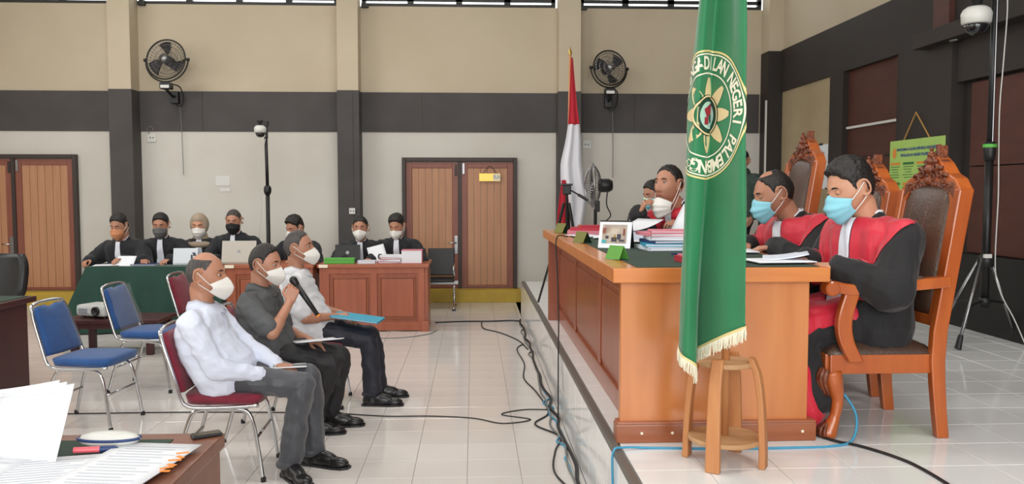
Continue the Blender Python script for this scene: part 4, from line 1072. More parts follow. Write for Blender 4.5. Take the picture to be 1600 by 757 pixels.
def book(name, label, cat, c, d, rz, m, group=None, pages=None, rx=0.0):
    """a bound block: cover boards, spine and pages"""
    t = thing(name, label, cat, c, rz, group)
    t.rotation_euler = (rx, 0, rz)
    th = min(.004, d[2] * .2)
    obj('pages', MB().box((.004, 0, d[2] / 2), (d[0] - .01, d[1] - .01, d[2] - 2 * th)), pages or M['paper'], t)
    obj('cover', MB().box((0, 0, th / 2), (d[0], d[1], th)).box((0, 0, d[2] - th / 2), (d[0], d[1], th)).box((-d[0] / 2 + th / 2, 0, d[2] / 2), (th, d[1], d[2] - 2 * th)), m, t)
    return t
def sheet(label, c, rz, m=None, w=.21, l=.297, n=1, curl=0.0, group='loose papers', name='paper_sheet', lines=0, cat='paper', rx=0.0, ry=0.0):
    P = []; 
    for i in range(7):
        u = i / 6 - .5; P.append([(v * w, u * l, .002 * n + curl * (abs(v + .5) ** 2)) for v in np.linspace(-.5, .5, 7)])
    mb = MB().grid(P)
    if lines == 0:
        o = obj(name, mb, m or M['paper'], None, smooth=True, solid=.0008 + .001 * n)
        o.location = c; o.rotation_euler = (rx, ry, rz); return tag(o, label, cat, group)
    t = thing(name, label, cat, c, rz, group); t.rotation_euler = (rx, ry, rz)
    obj('page', mb, m or M['paper'], t, smooth=True, solid=.0008 + .001 * n)
    for k in range(lines):
        v0 = -.38 + .04 * (k % 2); v1 = .38 - .1 * ((k * 7) % 3); u = .42 - .84 * k / max(1, lines)
        obj('print_line', MB().grid([[(v * w, (u + d_) * l, .0025 * n + .0012 + curl * (abs(v + .5) ** 2)) for v in np.linspace(v0, v1, 5)] for d_ in (0, .014)]), M['faint'], t)
    return t
book('law_book', 'lowest pink-covered book in the far pile on the bench', 'book', (.90, 6.52, DZ), (.24, .30, .03), R(80), M['pink'], 'books at the far end of the bench')
book('law_book', 'middle red-covered book in the far pile on the bench', 'book', (.92, 6.53, DZ + .0305), (.22, .28, .022), R(74), M['redbk'], 'books at the far end of the bench')
book('law_book', 'topmost small red book in the far pile on the bench', 'book', (.95, 6.55, DZ + .053), (.16, .22, .015), R(95), M['redbk'], 'books at the far end of the bench', M['orange'])
sheet('white papers lying in front of the far book pile on the bench', (.84, 6.12, DZ), R(20), n=4)
# pile of case files in the middle
z = DZ; 
for k, (lb, d, m_, rz, dx, dy) in enumerate((
        ('lowest grey case file in the pile beside the desk calendar', (.34, .26, .022), 'paper2', 4, .0, 0),
        ('bright blue folder near the bottom of the pile beside the calendar', (.30, .24, .016), 'cyan', -6, -.02, -.01),
        ('navy bound file in the middle of the pile beside the calendar', (.33, .26, .018), 'bluebk', 8, .02, .02),
        ('thick white case file in the pile beside the calendar', (.34, .27, .022), 'paper', -4, .03, .01),
        ('pink case folder in the upper part of the pile beside the calendar', (.35, .28, .018), 'pink', 6, .01, .03),
        ('topmost pink folder of the pile beside the calendar', (.33, .27, .010), 'pink', -9, .05, .06))):
    book('case_file', lb, 'folder', (1.15 + dx, 4.78 + dy, z), d, R(rz), M[m_], 'case files on the bench'); z += d[2] + .0005
sheet('white papers spread before the judge resting his chin on his hand', (1.10, 5.55, DZ), R(15), n=5, w=.3, l=.4)
sheet('curled white sheet lying before the judge who rests his chin', (1.0, 5.95, DZ + .006), R(-10), curl=.12, w=.26, l=.36)
book('case_file', 'thick white bundle of papers lying left of the judge resting his chin', 'documents', (1.10, 5.62, DZ + .011), (.30, .24, .055), R(12), M['paper'], None, M['paper2'])
sheet('curled white sheet on top of the thick paper bundle', (1.10, 5.64, DZ + .070), R(30), w=.30, l=.26, curl=.07, n=2)
sheet('thin white papers beside the pink folders on the bench', (1.30, 5.18, DZ), R(-8), n=6, w=.25, l=.35)
book('law_book', 'red book with white spine label at the near edge of the bench', 'book', (1.06, 3.93, DZ), (.16, .12, .028), R(6), M['redbk'])
book('law_book', 'thin pink booklet lying on the red book at the near bench edge', 'book', (1.07, 3.94, DZ + .0285), (.15, .11, .006), R(2), M['pink'])
t = thing('pen', 'dark pen lying on the green bench top', 'pen', (1.10, 4.35, DZ + .006), R(20))
obj('barrel', MB().tube([(-.06, 0, 0), (.05, 0, 0)], .0045, 8), M['bluebk'], t); obj('tip', MB().tube([(.05, 0, 0), (.065, 0, 0)], [.0045, .001], 8), M['chrome'], t); obj('clip', MB().box((-.04, 0, .006), (.035, .003, .002)), M['chrome'], t)
sheet('white papers at the near bench edge before the blue masked judge', (1.44, 3.86, DZ), R(5), n=5, w=.28, l=.22, lines=4)
sheet('folded pale blue sheets under the near judge\'s hands', (1.52, 3.98, DZ + .006), R(-20), M['paper2'], curl=.03, n=3)
sheet('white papers on the bench before the balding judge', (1.40, 4.52, DZ), R(-6), n=5, w=.3, l=.24)
sheet('sheet of paper held up at the green flag by the judge resting his chin', (1.45, 5.60, DZ + .11), R(-60), w=.22, l=.28, curl=.05, rx=R(62), ry=R(8))

# ---------------------------------------------------------------- things on the lawyers' desks
LZ = .776
def laptop(label, x, y, z, rz, m, w, open_=105, sticker=False, logo=True):
    t = thing('laptop', label, 'laptop', (x, y, z), rz, 'laptops on the lawyers desks')
    d = w * .66
    obj('base', MB().box((0, d / 2, .009), (w, d, .018), bev=.004), m, t); obj('keyboard', MB().box((0, d * .55, .0185), (w * .86, d * .5, .002)), M['black_pl'], t)
    Rl = Matrix.Rotation(R(90 - open_) + R(0), 3, 'X')
    lid = obj('lid', MB().box(Rl @ Vector((0, 0, d / 2)) + Vector((0, -.0, .016)), (w, .010, d), Rl, bev=.004), m, t)
    obj('screen', MB().box(Rl @ Vector((0, .006, d / 2)) + Vector((0, 0, .016)), (w * .92, .002, d * .88), Rl), M['black_pl'], lid)
    Tl = lambda a, b: Rl @ Vector((a, -.0065, b)) + Vector((0, 0, .016))
    if logo: 
        q = disc(.02, 16); obj('logo', MB().add([Tl(v[0], v[1] + d * .5) for v in q.v], q.f), M['steel'], lid)
    if sticker:
        for k, (a, b, w_, h_) in enumerate(((.09, .12, .035, .012), (.10, .10, .03, .03), (.07, .075, .02, .05), (.105, .06, .05, .015), (.07, .03, .05, .012), (.125, .085, .012, .03))):
            obj('sticker_drawing', MB().add([Tl(a - w_ / 2, b - h_ / 2), Tl(a + w_ / 2, b - h_ / 2), Tl(a + w_ / 2, b + h_ / 2), Tl(a - w_ / 2, b + h_ / 2)], [(0, 1, 2, 3)]), M['photo_d'], lid)
    return t
laptop('white laptop with a dark drawn sticker on the green-draped table', -3.28, 9.62, .760, R(4), M['laptop_w'], .27, sticker=True, logo=False)
laptop('silver laptop at the end of the wooden desk before the grey-haired lawyer', -2.66, 9.55, LZ, R(2), M['laptop'], .38)
laptop('black laptop standing behind the green box on the right-hand desk', -1.46, 9.72, LZ, R(0), M['black_pl'], .29)
t = thing('green_box', 'flat bright green box along the front of the right-hand desk', 'box', (-1.52, 9.55, LZ))
obj('body', MB().box((0, 0, .032), (.34, .10, .064), bev=.004), M['lightgreen'], t); obj('lid_seam', MB().box((0, 0, .045), (.342, .102, .003)), M['green_card'], t)
t = thing('document_stack', 'tall block of white documents with pink covers on the right-hand desk', 'documents', (-.70, 9.60, LZ))
obj('pages', MB().box((0, 0, .075), (.23, .2, .14), bev=.002), M['paper'], t); obj('cover', MB().box((0, 0, .148), (.235, .205, .005)).box((0, 0, .003), (.235, .205, .005)).box((.115, .0, .075), (.004, .2, .14)), M['pink'], t)
z = LZ
for k, (rz, m_, nm) in enumerate(((4, 'redbk', 'lowest'), (-6, 'paper', 'second'), (7, 'redbk', 'third'), (-3, 'paper', 'topmost'))):
    book('case_file', '%s %s file in the slanting pile left of the tall document block' % (nm, 'red' if m_ == 'redbk' else 'white'), 'folder', (-.96 + .01 * k, 9.62, z), (.27, .21, .022), R(rz), M[m_], 'files on the right-hand desk'); z += .0225
book('case_file', 'pale blue file lying before the second lawyer from the right', 'folder', (-1.22, 9.58, LZ), (.20, .16, .03), R(3), M['paper2'], 'files on the right-hand desk')
sheet('white sheet raised in the hand of the rightmost lawyer', (-1.12, 9.78, LZ + .09), R(10), w=.20, l=.22, rx=R(58), ry=R(-14))
sheet('white papers under the writing hand of the leftmost lawyer', (-4.14, 9.58, .760), R(15), n=3, w=.26, l=.2)
sheet('white sheet held by the leftmost lawyer over the green cloth', (-3.94, 9.60, .80), R(-6), w=.22, l=.16, rx=R(50))
book('case_file', 'dark folder on the green cloth beside the leftmost lawyer', 'folder', (-3.72, 9.62, .760), (.28, .16, .015), R(-4), M['bluebk'])

# ---------------------------------------------------------------- things on the near desk
NZ = .754
sheet('printed white paper sheets spread across the near desk', (-1.27, 2.42, NZ), R(12), n=4, w=.34, l=.44, lines=16)
sheet('printed white sheets with orange tabs at the right edge of the near desk', (-1.06, 2.50, NZ + .008), R(-8), n=3, w=.27, l=.50, lines=16)
sheet('printed sheets lying at the front left of the near desk', (-1.55, 2.40, NZ + .003), R(-6), n=3, w=.30, l=.46, lines=16)
for k in range(6):
    o = obj('index_tab', MB().box((0, 0, 0), (.030 + .008 * (k % 2), .013, .002), Matrix.Rotation(R((0, 35, -20, 10, -40, 20)[k]), 3, 'Z')), M['orange'], None, loc=(-.916 - .006 * (k % 2), 2.47 + (0, .03, .055, .10, .13, .17)[k], NZ + .016))
    tag(o, ('orange index tab, number %s from the camera, along the paper edge' % ('one two three four five six'.split()[k])), 'index tab', 'orange index tabs')
# upright bundle of sheets leaning back
for k, lab in enumerate(('foremost sheet of the upright printed bundle on the near desk', 'second sheet of the upright bundle, dark edge showing at left', 'rearmost sheet of the upright bundle on the near desk')):
    sheet(lab, (-1.42 - .03 * k, 2.70 + .012 * k, NZ + .085 + .002 * k), R(-4 + 3 * k), w=.26, l=.26, rx=R(54), ry=R(-5), lines=13 if k == 0 else 1, curl=.03, group='upright bundle of papers')
t = thing('glasses_case', 'white rounded case with a dark band lying behind the papers', 'case', (-1.205, 2.77, NZ), R(-2))
obj('body', xf(MB().lathe([(0, -.5), (.55, -.44), (.85, -.27), (1, 0), (.85, .27), (.55, .44), (0, .5)], 24), Matrix.Translation((0, 0, .026)) @ Matrix.Diagonal((.105, .045, .052, 1))), M['white_pl'], t, smooth=True)
obj('dark_band', MB().tube([(.103 * math.cos(a), .0445 * math.sin(a), .030) for a in np.linspace(PI * 1.05, PI * 1.95, 16)], .005, 6), M['bluebk'], t)
obj('second_band', MB().tube([(.103 * math.cos(a), .0445 * math.sin(a), .030) for a in np.linspace(PI * .05, PI * .95, 16)], .004, 6), M['bluebk'], t)
t = thing('marker_pen', 'pink marker pen with a dark cap in front of the white case', 'pen', (-1.225, 2.70, NZ + .013), R(6))
obj('barrel', MB().tube([(-.06, 0, 0), (.02, 0, 0)], .010, 12), M['pinkcap'], t); obj('cap', MB().tube([(.02, 0, 0), (.06, 0, 0), (.075, 0, 0)], [.0105, .0095, .005], 12), M['bluebk'], t)
t = thing('cell_phone', 'black phone lying at the far corner of the near desk', 'phone', (-.925, 2.885, .751), R(30))
obj('body', MB().box((0, 0, .0055), (.10, .048, .010), bev=.004), M['black_pl'], t); obj('screen', MB().box((0, 0, .0112), (.09, .042, .0012)), M['dome'], t)
t = thing('computer_mouse', 'black computer mouse on the green mat of the dark desk', 'mouse', (-3.86, 6.72, .762), R(10))
obj('shell', xf(MB().lathe([(0, -.5), (.6, -.42), (1, 0), (.6, .42), (0, .5)], 16), Matrix.Translation((0, 0, .016)) @ Matrix.Diagonal((.055, .032, .034, 1))), M['black_pl'], t, smooth=True); obj('wheel', MB().lathe([(0, -.004), (.008, -.004), (.008, .004), (0, .004)], 10, (.03, 0, .028), 'y'), M['steel'], t)

# ---------------------------------------------------------------- cables
def cable(name, label, pts, r, m, n=7, cat='cable', group=None):
    o = obj(name, MB().tube(curve_pts(pts, n), r, 6), m, None, smooth=True); return tag(o, label, cat, group)
def wob(p0, p1, n, a, z, seed):
    q = random.Random(seed); return [(p0[0] + (p1[0] - p0[0]) * i / n + q.uniform(-a, a), p0[1] + (p1[1] - p0[1]) * i / n + q.uniform(-a, a), z) for i in range(n + 1)]
G2 = 'cables along the foot of the platform'
cable('power_cable', 'thick black cable lying along the foot of the platform', wob((.585, 3.4), (.57, 10.2), 26, .018, .012, 1), .011, M['cable'], group=G2)
cable('power_cable', 'thin grey cable along the foot of the platform', wob((.55, 3.4), (.55, 10.0), 30, .03, .008, 2), .007, M['cable_g'], group=G2)
cable('network_cable', 'blue cable tangled along the near foot of the platform', wob((.53, 3.6), (.56, 6.6), 22, .045, .008, 3), .006, M['cable_b'], group=G2)
cable('power_cable', 'black looping cable beside the platform foot', [(.56, 4.2, .006), (.46, 4.6, .006), (.50, 5.0, .006), (.56, 5.3, .008), (.42, 5.6, .006), (.54, 5.9, .006), (.50, 6.5, .006), (.43, 7.0, .006), (.47, 7.6, .006), (.44, 8.3, .006), (.52, 8.6, .006)], .006, M['cable'], group=G2)
cable('microphone_cable', 'long thin black cable crossing the hall floor towards the platform', [(-3.9, 5.98, .005), (-3.0, 6.02, .005), (-2.2, 6.03, .005), (-1.5, 6.0, .005), (-1.0, 5.95, .005), (-.85, 5.91, .005), (-.6, 5.85, .005), (-.3, 5.84, .005), (0, 5.77, .005), (.20, 5.63, .005), (.40, 5.72, .005), (.2, 5.86, .005), (.36, 5.98, .005), (.54, 5.98, .005)], .0042, M['cable'])
cable('floor_cable', 'blue-grey cable along the floor before the middle door', [(-.46, 10.05, .006), (-.1, 10.12, .006), (.2, 10.12, .006), (.45, 10.16, .006), (.58, 10.12, .006)], .011, M['cable'])
cable('floor_cable', 'thin black cable branching across the rear hall floor', [(.10, 10.1, .005), (.12, 9.6, .005), (.3, 9.3, .005), (.48, 8.8, .005), (.55, 8.3, .005)], .007, M['cable'])
cable('floor_cable', 'thin cable curving out from the right-hand lawyers desk', [(-1.1, 9.0, .005), (-.75, 9.05, .005), (-.5, 9.25, .005), (-.42, 9.5, .005)], .005, M['cable_g'])
cable('network_cable', 'bright blue cable on the platform looping past the bench end', [(.607, 3.55, .03), (.608, 3.55, .30), (.61, 3.555, .455), (.66, 3.575, PZ + .012), (.80, 3.585, PZ + .005), (1.1, 3.56, PZ + .005), (1.4, 3.56, PZ + .005), (1.60, 3.575, PZ + .005), (1.71, 3.62, PZ + .02), (1.75, 3.68, PZ + .12), (1.70, 3.75, PZ + .22), (1.62, 3.82, PZ + .27), (1.52, 3.9, PZ + .28)], .006, M['cable_b'])
cable('power_cable', 'black cable running from the armchair leg to the right front', [(1.56, 3.85, PZ + .007), (1.63, 3.66, PZ + .007), (1.72, 3.56, PZ + .007), (1.80, 3.40, PZ + .007), (1.83, 3.25, PZ + .007), (1.83, 3.0, PZ + .007), (1.8, 2.7, PZ + .007)], .0065, M['cable'])
cable('hanging_cable', 'thin black cable hanging down the front of the bench', [(.70, 6.1, DZ + .003), (.612, 6.08, DZ - .01), (.612, 6.0, 1.0), (.611, 5.9, .7), (.605, 5.85, .47), (.60, 5.8, .30), (.59, 5.7, .02)], .005, M['cable'])
# ---------------------------------------------------------------- people
def V(*a): return Vector(a)
class Blob:
    """closed overlapping solids that are fused into one continuous skin"""
    def __init__(s): s.mb = MB()
    def cap(s, a, b, ra, rb, seg=14):
        a, b = Vector(a), Vector(b); t = (b - a); L = t.length
        t = t.normalized() if L > 1e-6 else V(0, 0, 1)
        pts = []; rs = []
        for k in range(5):
            an = PI / 2 * (1 - k / 4.0); pts.append(a - t * ra * math.sin(an)); rs.append(max(1e-4, ra * math.cos(an)))
        for k in range(5):
            an = PI / 2 * (k / 4.0); pts.append(b + t * rb * math.sin(an)); rs.append(max(1e-4, rb * math.cos(an)))
        s.mb.tube(pts, rs, seg); return s
    def chain(s, pts, rs, seg=12):
        for i in range(len(pts) - 1): s.cap(pts[i], pts[i + 1], rs[i], rs[i + 1], seg)
        return s
    def ell(s, c, r, Mx=None, seg=20):
        vs = []; fs = []; n = 12
        for i in range(n + 1):
            th = PI * i / n
            for k in range(seg):
                a = 2 * PI * k / seg; p = V(r[0] * math.sin(th) * math.cos(a), r[1] * math.sin(th) * math.sin(a), r[2] * math.cos(th))
                vs.append((Mx @ p if Mx is not None else p) + Vector(c))
        for i in range(n):
            for k in range(seg): fs.append((i * seg + k, (i + 1) * seg + k, (i + 1) * seg + (k + 1) % seg, i * seg + (k + 1) % seg))
        s.mb.add(vs, fs); return s
    def loft(s, rings):
        """rings: list of lists of points, closed both ends"""
        n = len(rings[0]); vs = [p for r in rings for p in r]; m = len(rings)
        fs = [(i * n + k, i * n + (k + 1) % n, (i + 1) * n + (k + 1) % n, (i + 1) * n + k) for i in range(m - 1) for k in range(n)]
        fs += [tuple(range(n))[::-1], tuple((m - 1) * n + k for k in range(n))]
        s.mb.add(vs, fs); return s
    def fuse(s, name, voxel, it=6, fold=0.0, fk=(7, 7, 4)):
        me = s.mb.mesh('tmp'); bm = bmesh.new(); bm.from_mesh(me); bmesh.ops.recalc_face_normals(bm, faces=bm.faces); bm.to_mesh(me); bm.free()
        o = bpy.data.objects.new('tmp', me); COL.objects.link(o)
        r = o.modifiers.new('r', 'REMESH'); r.mode = 'VOXEL'; r.voxel_size = voxel; r.use_smooth_shade = True
        if it: q = o.modifiers.new('s', 'SMOOTH'); q.factor = .5; q.iterations = it
        dg = bpy.context.evaluated_depsgraph_get(); out = bpy.data.meshes.new_from_object(o.evaluated_get(dg)); out.name = name
        bpy.data.objects.remove(o); bpy.data.meshes.remove(me)
        out.polygons.foreach_set('use_smooth', [True] * len(out.polygons))
        if fold:
            n = len(out.vertices); co = np.empty(n * 3); no = np.empty(n * 3); out.vertices.foreach_get('co', co); out.vertices.foreach_get('normal', no)
            co = co.reshape(-1, 3); no = no.reshape(-1, 3); q = co * np.array(fk) + np.array([co[:, 1] * 3, co[:, 2] * 4, co[:, 0] * 5]).T * .5
            d = np.array([(1 - 2.2 * abs(noise.noise(p))) * .7 + .35 * noise.noise(p * 2.3) for p in map(Vector, q)])
            out.vertices.foreach_set('co', (co + no * (fold * (d - .25))[:, None]).ravel()); out.update()
        return out

def ik(a, t, l1, l2, pole):
    a, t, pole = Vector(a), Vector(t), Vector(pole); d = t - a; D = d.length
    if D > (l1 + l2) * .998: t = a + d * ((l1 + l2) * .998 / D); d = t - a; D = d.length
    x = (l1 * l1 - l2 * l2 + D * D) / (2 * D); h = math.sqrt(max(0, l1 * l1 - x * x)); n = d.normalized()
    p = pole - n * pole.dot(n); p = p.normalized() if p.length > 1e-6 else n.orthogonal()
    return a + n * x + p * h, t

# ---- head, in head space: +x face, +y left, +z up, unit metres
def sm(x, a, b):
    t = np.clip((x - a) / (b - a), 0, 1); return t * t * (3 - 2 * t)
def head_surface(nu=72, nv=56, feat=True, jaw=1.0, chub=0.0):
    th = np.linspace(0, PI, nv)[:, None]; ph = np.linspace(0, 2 * PI, nu, endpoint=False)[None, :]
    dx, dy, dz = np.sin(th) * np.cos(ph), np.sin(th) * np.sin(ph), np.cos(th) * np.ones_like(ph)
    x, y, z = dx * .097, dy * .077, dz * .118
    low = np.clip(-z / .118, 0, 1)
    y = y * (1 - (.30 - chub * .22) * low ** 1.6 * jaw) * (1 + .05 * np.exp(-((z - .035) / .05) ** 2) * (dx < 0))
    y = y * (1 + chub * .10 * np.exp(-((z + .05) / .04) ** 2))
    x = np.where(x < 0, x * (1 + .06 * np.exp(-((z - .03) / .05) ** 2)) * (1 - .42 * low ** 1.3), x)
    x = np.where(x > 0, x * (1 + .10 * np.exp(-((z + .06) / .05) ** 2)), x)          # keep the jaw forward
    x = np.where((x > 0) & (z > .06), x * (1 - .10 * sm(z, .06, .11)), x)
    front = np.clip(dx, 0, 1)
    if feat:
        f = sm(front, .25, .6)
        x = x + f * .026 * np.exp(-(y / .0135) ** 2) * sm(z, .030, -.026) * sm(z, -.052, -.036)
        x = x + f * .010 * np.exp(-((np.abs(y) - .014) / .008) ** 2 - ((z + .036) / .010) ** 2)
        x = x + f * .006 * np.exp(-((z - .034) / .010) ** 2) * np.exp(-(y / .045) ** 4)
        x = x - f * .011 * np.exp(-((np.abs(y) - .031) / .017) ** 2 - ((z - .014) / .013) ** 2)
        x = x + f * .006 * np.exp(-(y / .024) ** 2) * (np.exp(-((z + .068) / .006) ** 2) + np.exp(-((z + .081) / .007) ** 2))
        x = x + f * .008 * np.exp(-(y / .022) ** 2 - ((z + .106) / .014) ** 2)
        x = x + f * .004 * np.exp(-((np.abs(y) - .045) / .016) ** 2 - ((z + .022) / .018) ** 2)
    return np.stack([x, y, z], -1)           # (nv, nu, 3)
def surf_mb(S):
    nv, nu = S.shape[:2]; mb = MB()
    vs = [tuple(p) for p in S.reshape(-1, 3)]
    fs = [(i * nu + k, (i + 1) * nu + k, (i + 1) * nu + (k + 1) % nu, i * nu + (k + 1) % nu) for i in range(nv - 1) for k in range(nu)]
    return mb.add(vs, fs)
def surf_norm(S):
    du = np.roll(S, -1, 1) - np.roll(S, 1, 1); dv = np.gradient(S, axis=0)
    n = np.cross(dv, du); l = np.linalg.norm(n, axis=-1, keepdims=True); n = n / np.maximum(l, 1e-9)
    n[0] = (0, 0, 1); n[-1] = (0, 0, -1)
    s = np.sign((n * S).sum(-1, keepdims=True)); return n * np.where(s == 0, 1, s)

def hair_field(style, S):
    x, y, z = S[..., 0], S[..., 1], S[..., 2]; a = np.abs(y)
    ear = np.exp(-((x + .004) / .022) ** 4 - ((z + .002) / .034) ** 4)
    # base hairline: height above which hair grows, as a function of x (front -> back)
    jag = np.array([noise.noise(Vector(p) * 70) for p in S.reshape(-1, 3)]).reshape(x.shape) * .012
    line = np.interp(x, [-.11, -.07, -.035, -.012, .012, .026, .037, .05, .072, .10], [-.08, -.075, -.052, .02, -.008, -.012, .035, .054, .080, .090]) + jag
    if style == 'receding': line = np.interp(x, [-.11, -.07, -.035, -.012, .012, .024, .034, .05, .075, .10], [-.08, -.075, -.052, .02, -.004, -.006, .04, .070, .102, .135]) + jag
    if style == 'balding':
        line = np.interp(x, [-.11, -.07, -.035, -.012, .012, .022, .045, .08], [-.08, -.075, -.05, .02, -.002, .004, .055, .16]) + jag
        top = sm(z, .075 , .098) * sm(x, -.085, -.055)
        return sm(z - line, 0, .024) * (1 - top) * .8 * (1 - ear)
    if style == 'thin_top':
        line = np.interp(x, [-.11, -.07, -.035, -.012, .012, .025, .037, .055, .07], [-.08, -.075, -.05, .02, -.006, -.008, .04, .075, .2]) + jag
        return sm(z - line, 0, .022) * (1 - .75 * sm(z, .085, .11) * sm(x, -.05, .0)) * (1 - ear)
    return sm(z - line, 0, .020) * (1 - ear)

def make_head(P, c, Rh, sc, skin, style, hairm, thick, mask, maskm, hidden_lower=False, chub=0.0, lid=.7, iris_dir=0.0, mask_drop=0.0, hair_vol=0.0, look=None):
    """adds hair, brows, eyes, mask as children of P and returns the head solid for the body skin"""
    T = lambda p: Rh @ (Vector(p) * sc) + c
    S = head_surface(feat=True, chub=chub)
    hb = MB(); chub_y = 1 + chub * .05; m_ = surf_mb(S); hb.add([T(v) for v in m_.v], m_.f)
    bl = Blob(); bl.mb = hb
    for s in (-1, 1):
        pts = [V(-.008 + .019 * math.cos(a), s * (.080 + .016 * (1 - math.cos(a)) * .5), .002 + .034 * math.sin(a)) for a in np.linspace(R(35), R(300), 9)]
        for i in range(len(pts) - 1): bl.cap(T(pts[i]), T(pts[i + 1]), .0055 * sc, .0055 * sc, 8)
        bl.ell(T((-.004, s * .077, -.0)), (.013 * sc, .008 * sc, .024 * sc), Rh, 12); bl.ell(T((.002, s * .079, -.028)), (.007 * sc, .006 * sc, .008 * sc), Rh, 10)
    # hair
    if style:
        S0 = head_surface(96, 72, feat=False, chub=chub); N = surf_norm(S0); h = hair_field(style, S0)
        nz = np.array([noise.noise(Vector((p[0] * 60, p[1] * 130, p[2] * 60))) for p in S0.reshape(-1, 3)]).reshape(h.shape)
        upz = sm(S0[..., 2], .02, .10)
        lift = (thick * (.35 + .75 * upz) + hair_vol * upz) * (1 + .30 * nz)
        D = S0 + N * (h * lift - (1 - h) * .007)[..., None]
        mh = surf_mb(D); o = obj('hair', MB().add([T(v) for v in mh.v], mh.f), hairm, P, smooth=True)
    # eyes and brows
    for s in (-1, 1):
        eye = obj('eye', Blob().ell(T((.0775, s * .031, .0115)), (.0105 * sc,) * 3, None, 14).mb, M['eye_w'], P, smooth=True)
        ir = V(.0775 + .0088, s * .031 + .0015 * iris_dir, .0095 if lid > .5 else .0115)
        obj('iris', Blob().ell(T(ir), (.0042 * sc, .0052 * sc, .0052 * sc), Rh, 10).mb, M['eye_d'], eye, smooth=True)
        for (zc, k0, k1, nm) in ((.0115, lid, 1.0, 'upper_lid'),):
            LP = []
            for q in np.linspace(0, 1, 6):
                el = R(95) - q * R(95) * (k0 + .22); LP.append([T((.0775 + .0128 * math.cos(el) * math.cos(az), s * .031 + .0128 * math.cos(el) * math.sin(az), .0115 + .0128 * math.sin(el))) for az in np.linspace(-1.5, 1.5, 9)])
            obj(nm, MB().grid(LP), skin, eye, smooth=True, solid=.0015)
        bp = [T((.0935 - .33 * abs(yy - .012) ** 1.25 * 1.6, s * yy, .031 + .004 * math.sin((yy - .012) / .036 * PI))) for yy in np.linspace(.012, .048, 7)]
        obj('eyebrow', MB().tube(bp, [.0022 * sc, .0038 * sc, .0042 * sc, .004 * sc, .0036 * sc, .003 * sc, .0016 * sc], 6), M['brow'], P, smooth=True)
    if mask is None or mask_drop:
        obj('lips', Blob().ell(T((.1005, 0, -.0685)), (.006 * sc, .022 * sc, .0045 * sc), Rh, 12).ell(T((.1005, 0, -.0785)), (.006 * sc, .019 * sc, .0055 * sc), Rh, 12).mb, M['lip'], P, smooth=True)
    if mask:
        nu_, nv_ = 29, 17; G = []
        dz_ = -mask_drop
        for i in range(nu_):
            u = i / (nu_ - 1) * 2 - 1; col = []
            for k in range(nv_):
                v = k / (nv_ - 1)
                zt = .004 - .030 * abs(u) ** 1.5 + .006 * math.exp(-(u / .18) ** 2); zb = -.128 + .045 * abs(u) ** 1.4
                if mask == 'kn95': zt -= .010; zb += .008
                z = zt + (zb - zt) * v
                fx = np.interp(v, [0, .18, .38, .6, .8, 1.0], [.103, .122, .134, .128, .117, .093]) * (.90 if mask_drop else 1)
                if mask == 'kn95':
                    fx = np.interp(v, [0, .18, .42, .6, .8, 1.0], [.104, .124, .140, .136, .122, .098])
                    ridge = 1 - .16 * (1 - math.exp(-(abs(u) / .35)))
                    fx *= ridge * (1 + .04 * (1 - abs(u)))
                pm = R(58) if mask == 'kn95' else R(62)
                phi = u * pm; wy = np.interp(v, [0, .5, 1.0], [.0835, .081, .072]) * (1 + chub * .12)
                x = fx * math.cos(phi) + .004; y = wy * math.sin(phi)
                if mask == 'surgical':
                    x += .0035 * math.sin(v * PI * 7) * (1 - abs(u) ** 3)
                    x += .004 * (1 - abs(u) ** 2) * math.exp(-((v - .5) / .3) ** 2)
                col.append(T((x + .4 * dz_ * 0, y, z + dz_)))
            G.append(col)
        mo = obj('face_mask', MB().grid(G), maskm, P, smooth=True, solid=.003)
        for s in (-1, 1):
            i = 0 if s < 0 else nu_ - 1
            for k, ez in ((1, .022), (nv_ - 2, -.03)):
                p0 = G[i][k]; e = T((-.012, s * .086, ez)); mid = p0.lerp(e, .5) + (Rh @ V(0, s * .004, 0)) * sc
                obj('ear_loop', MB().tube([p0, mid, e], .0022 * sc, 5), M['mask_w'], mo)
    return bl

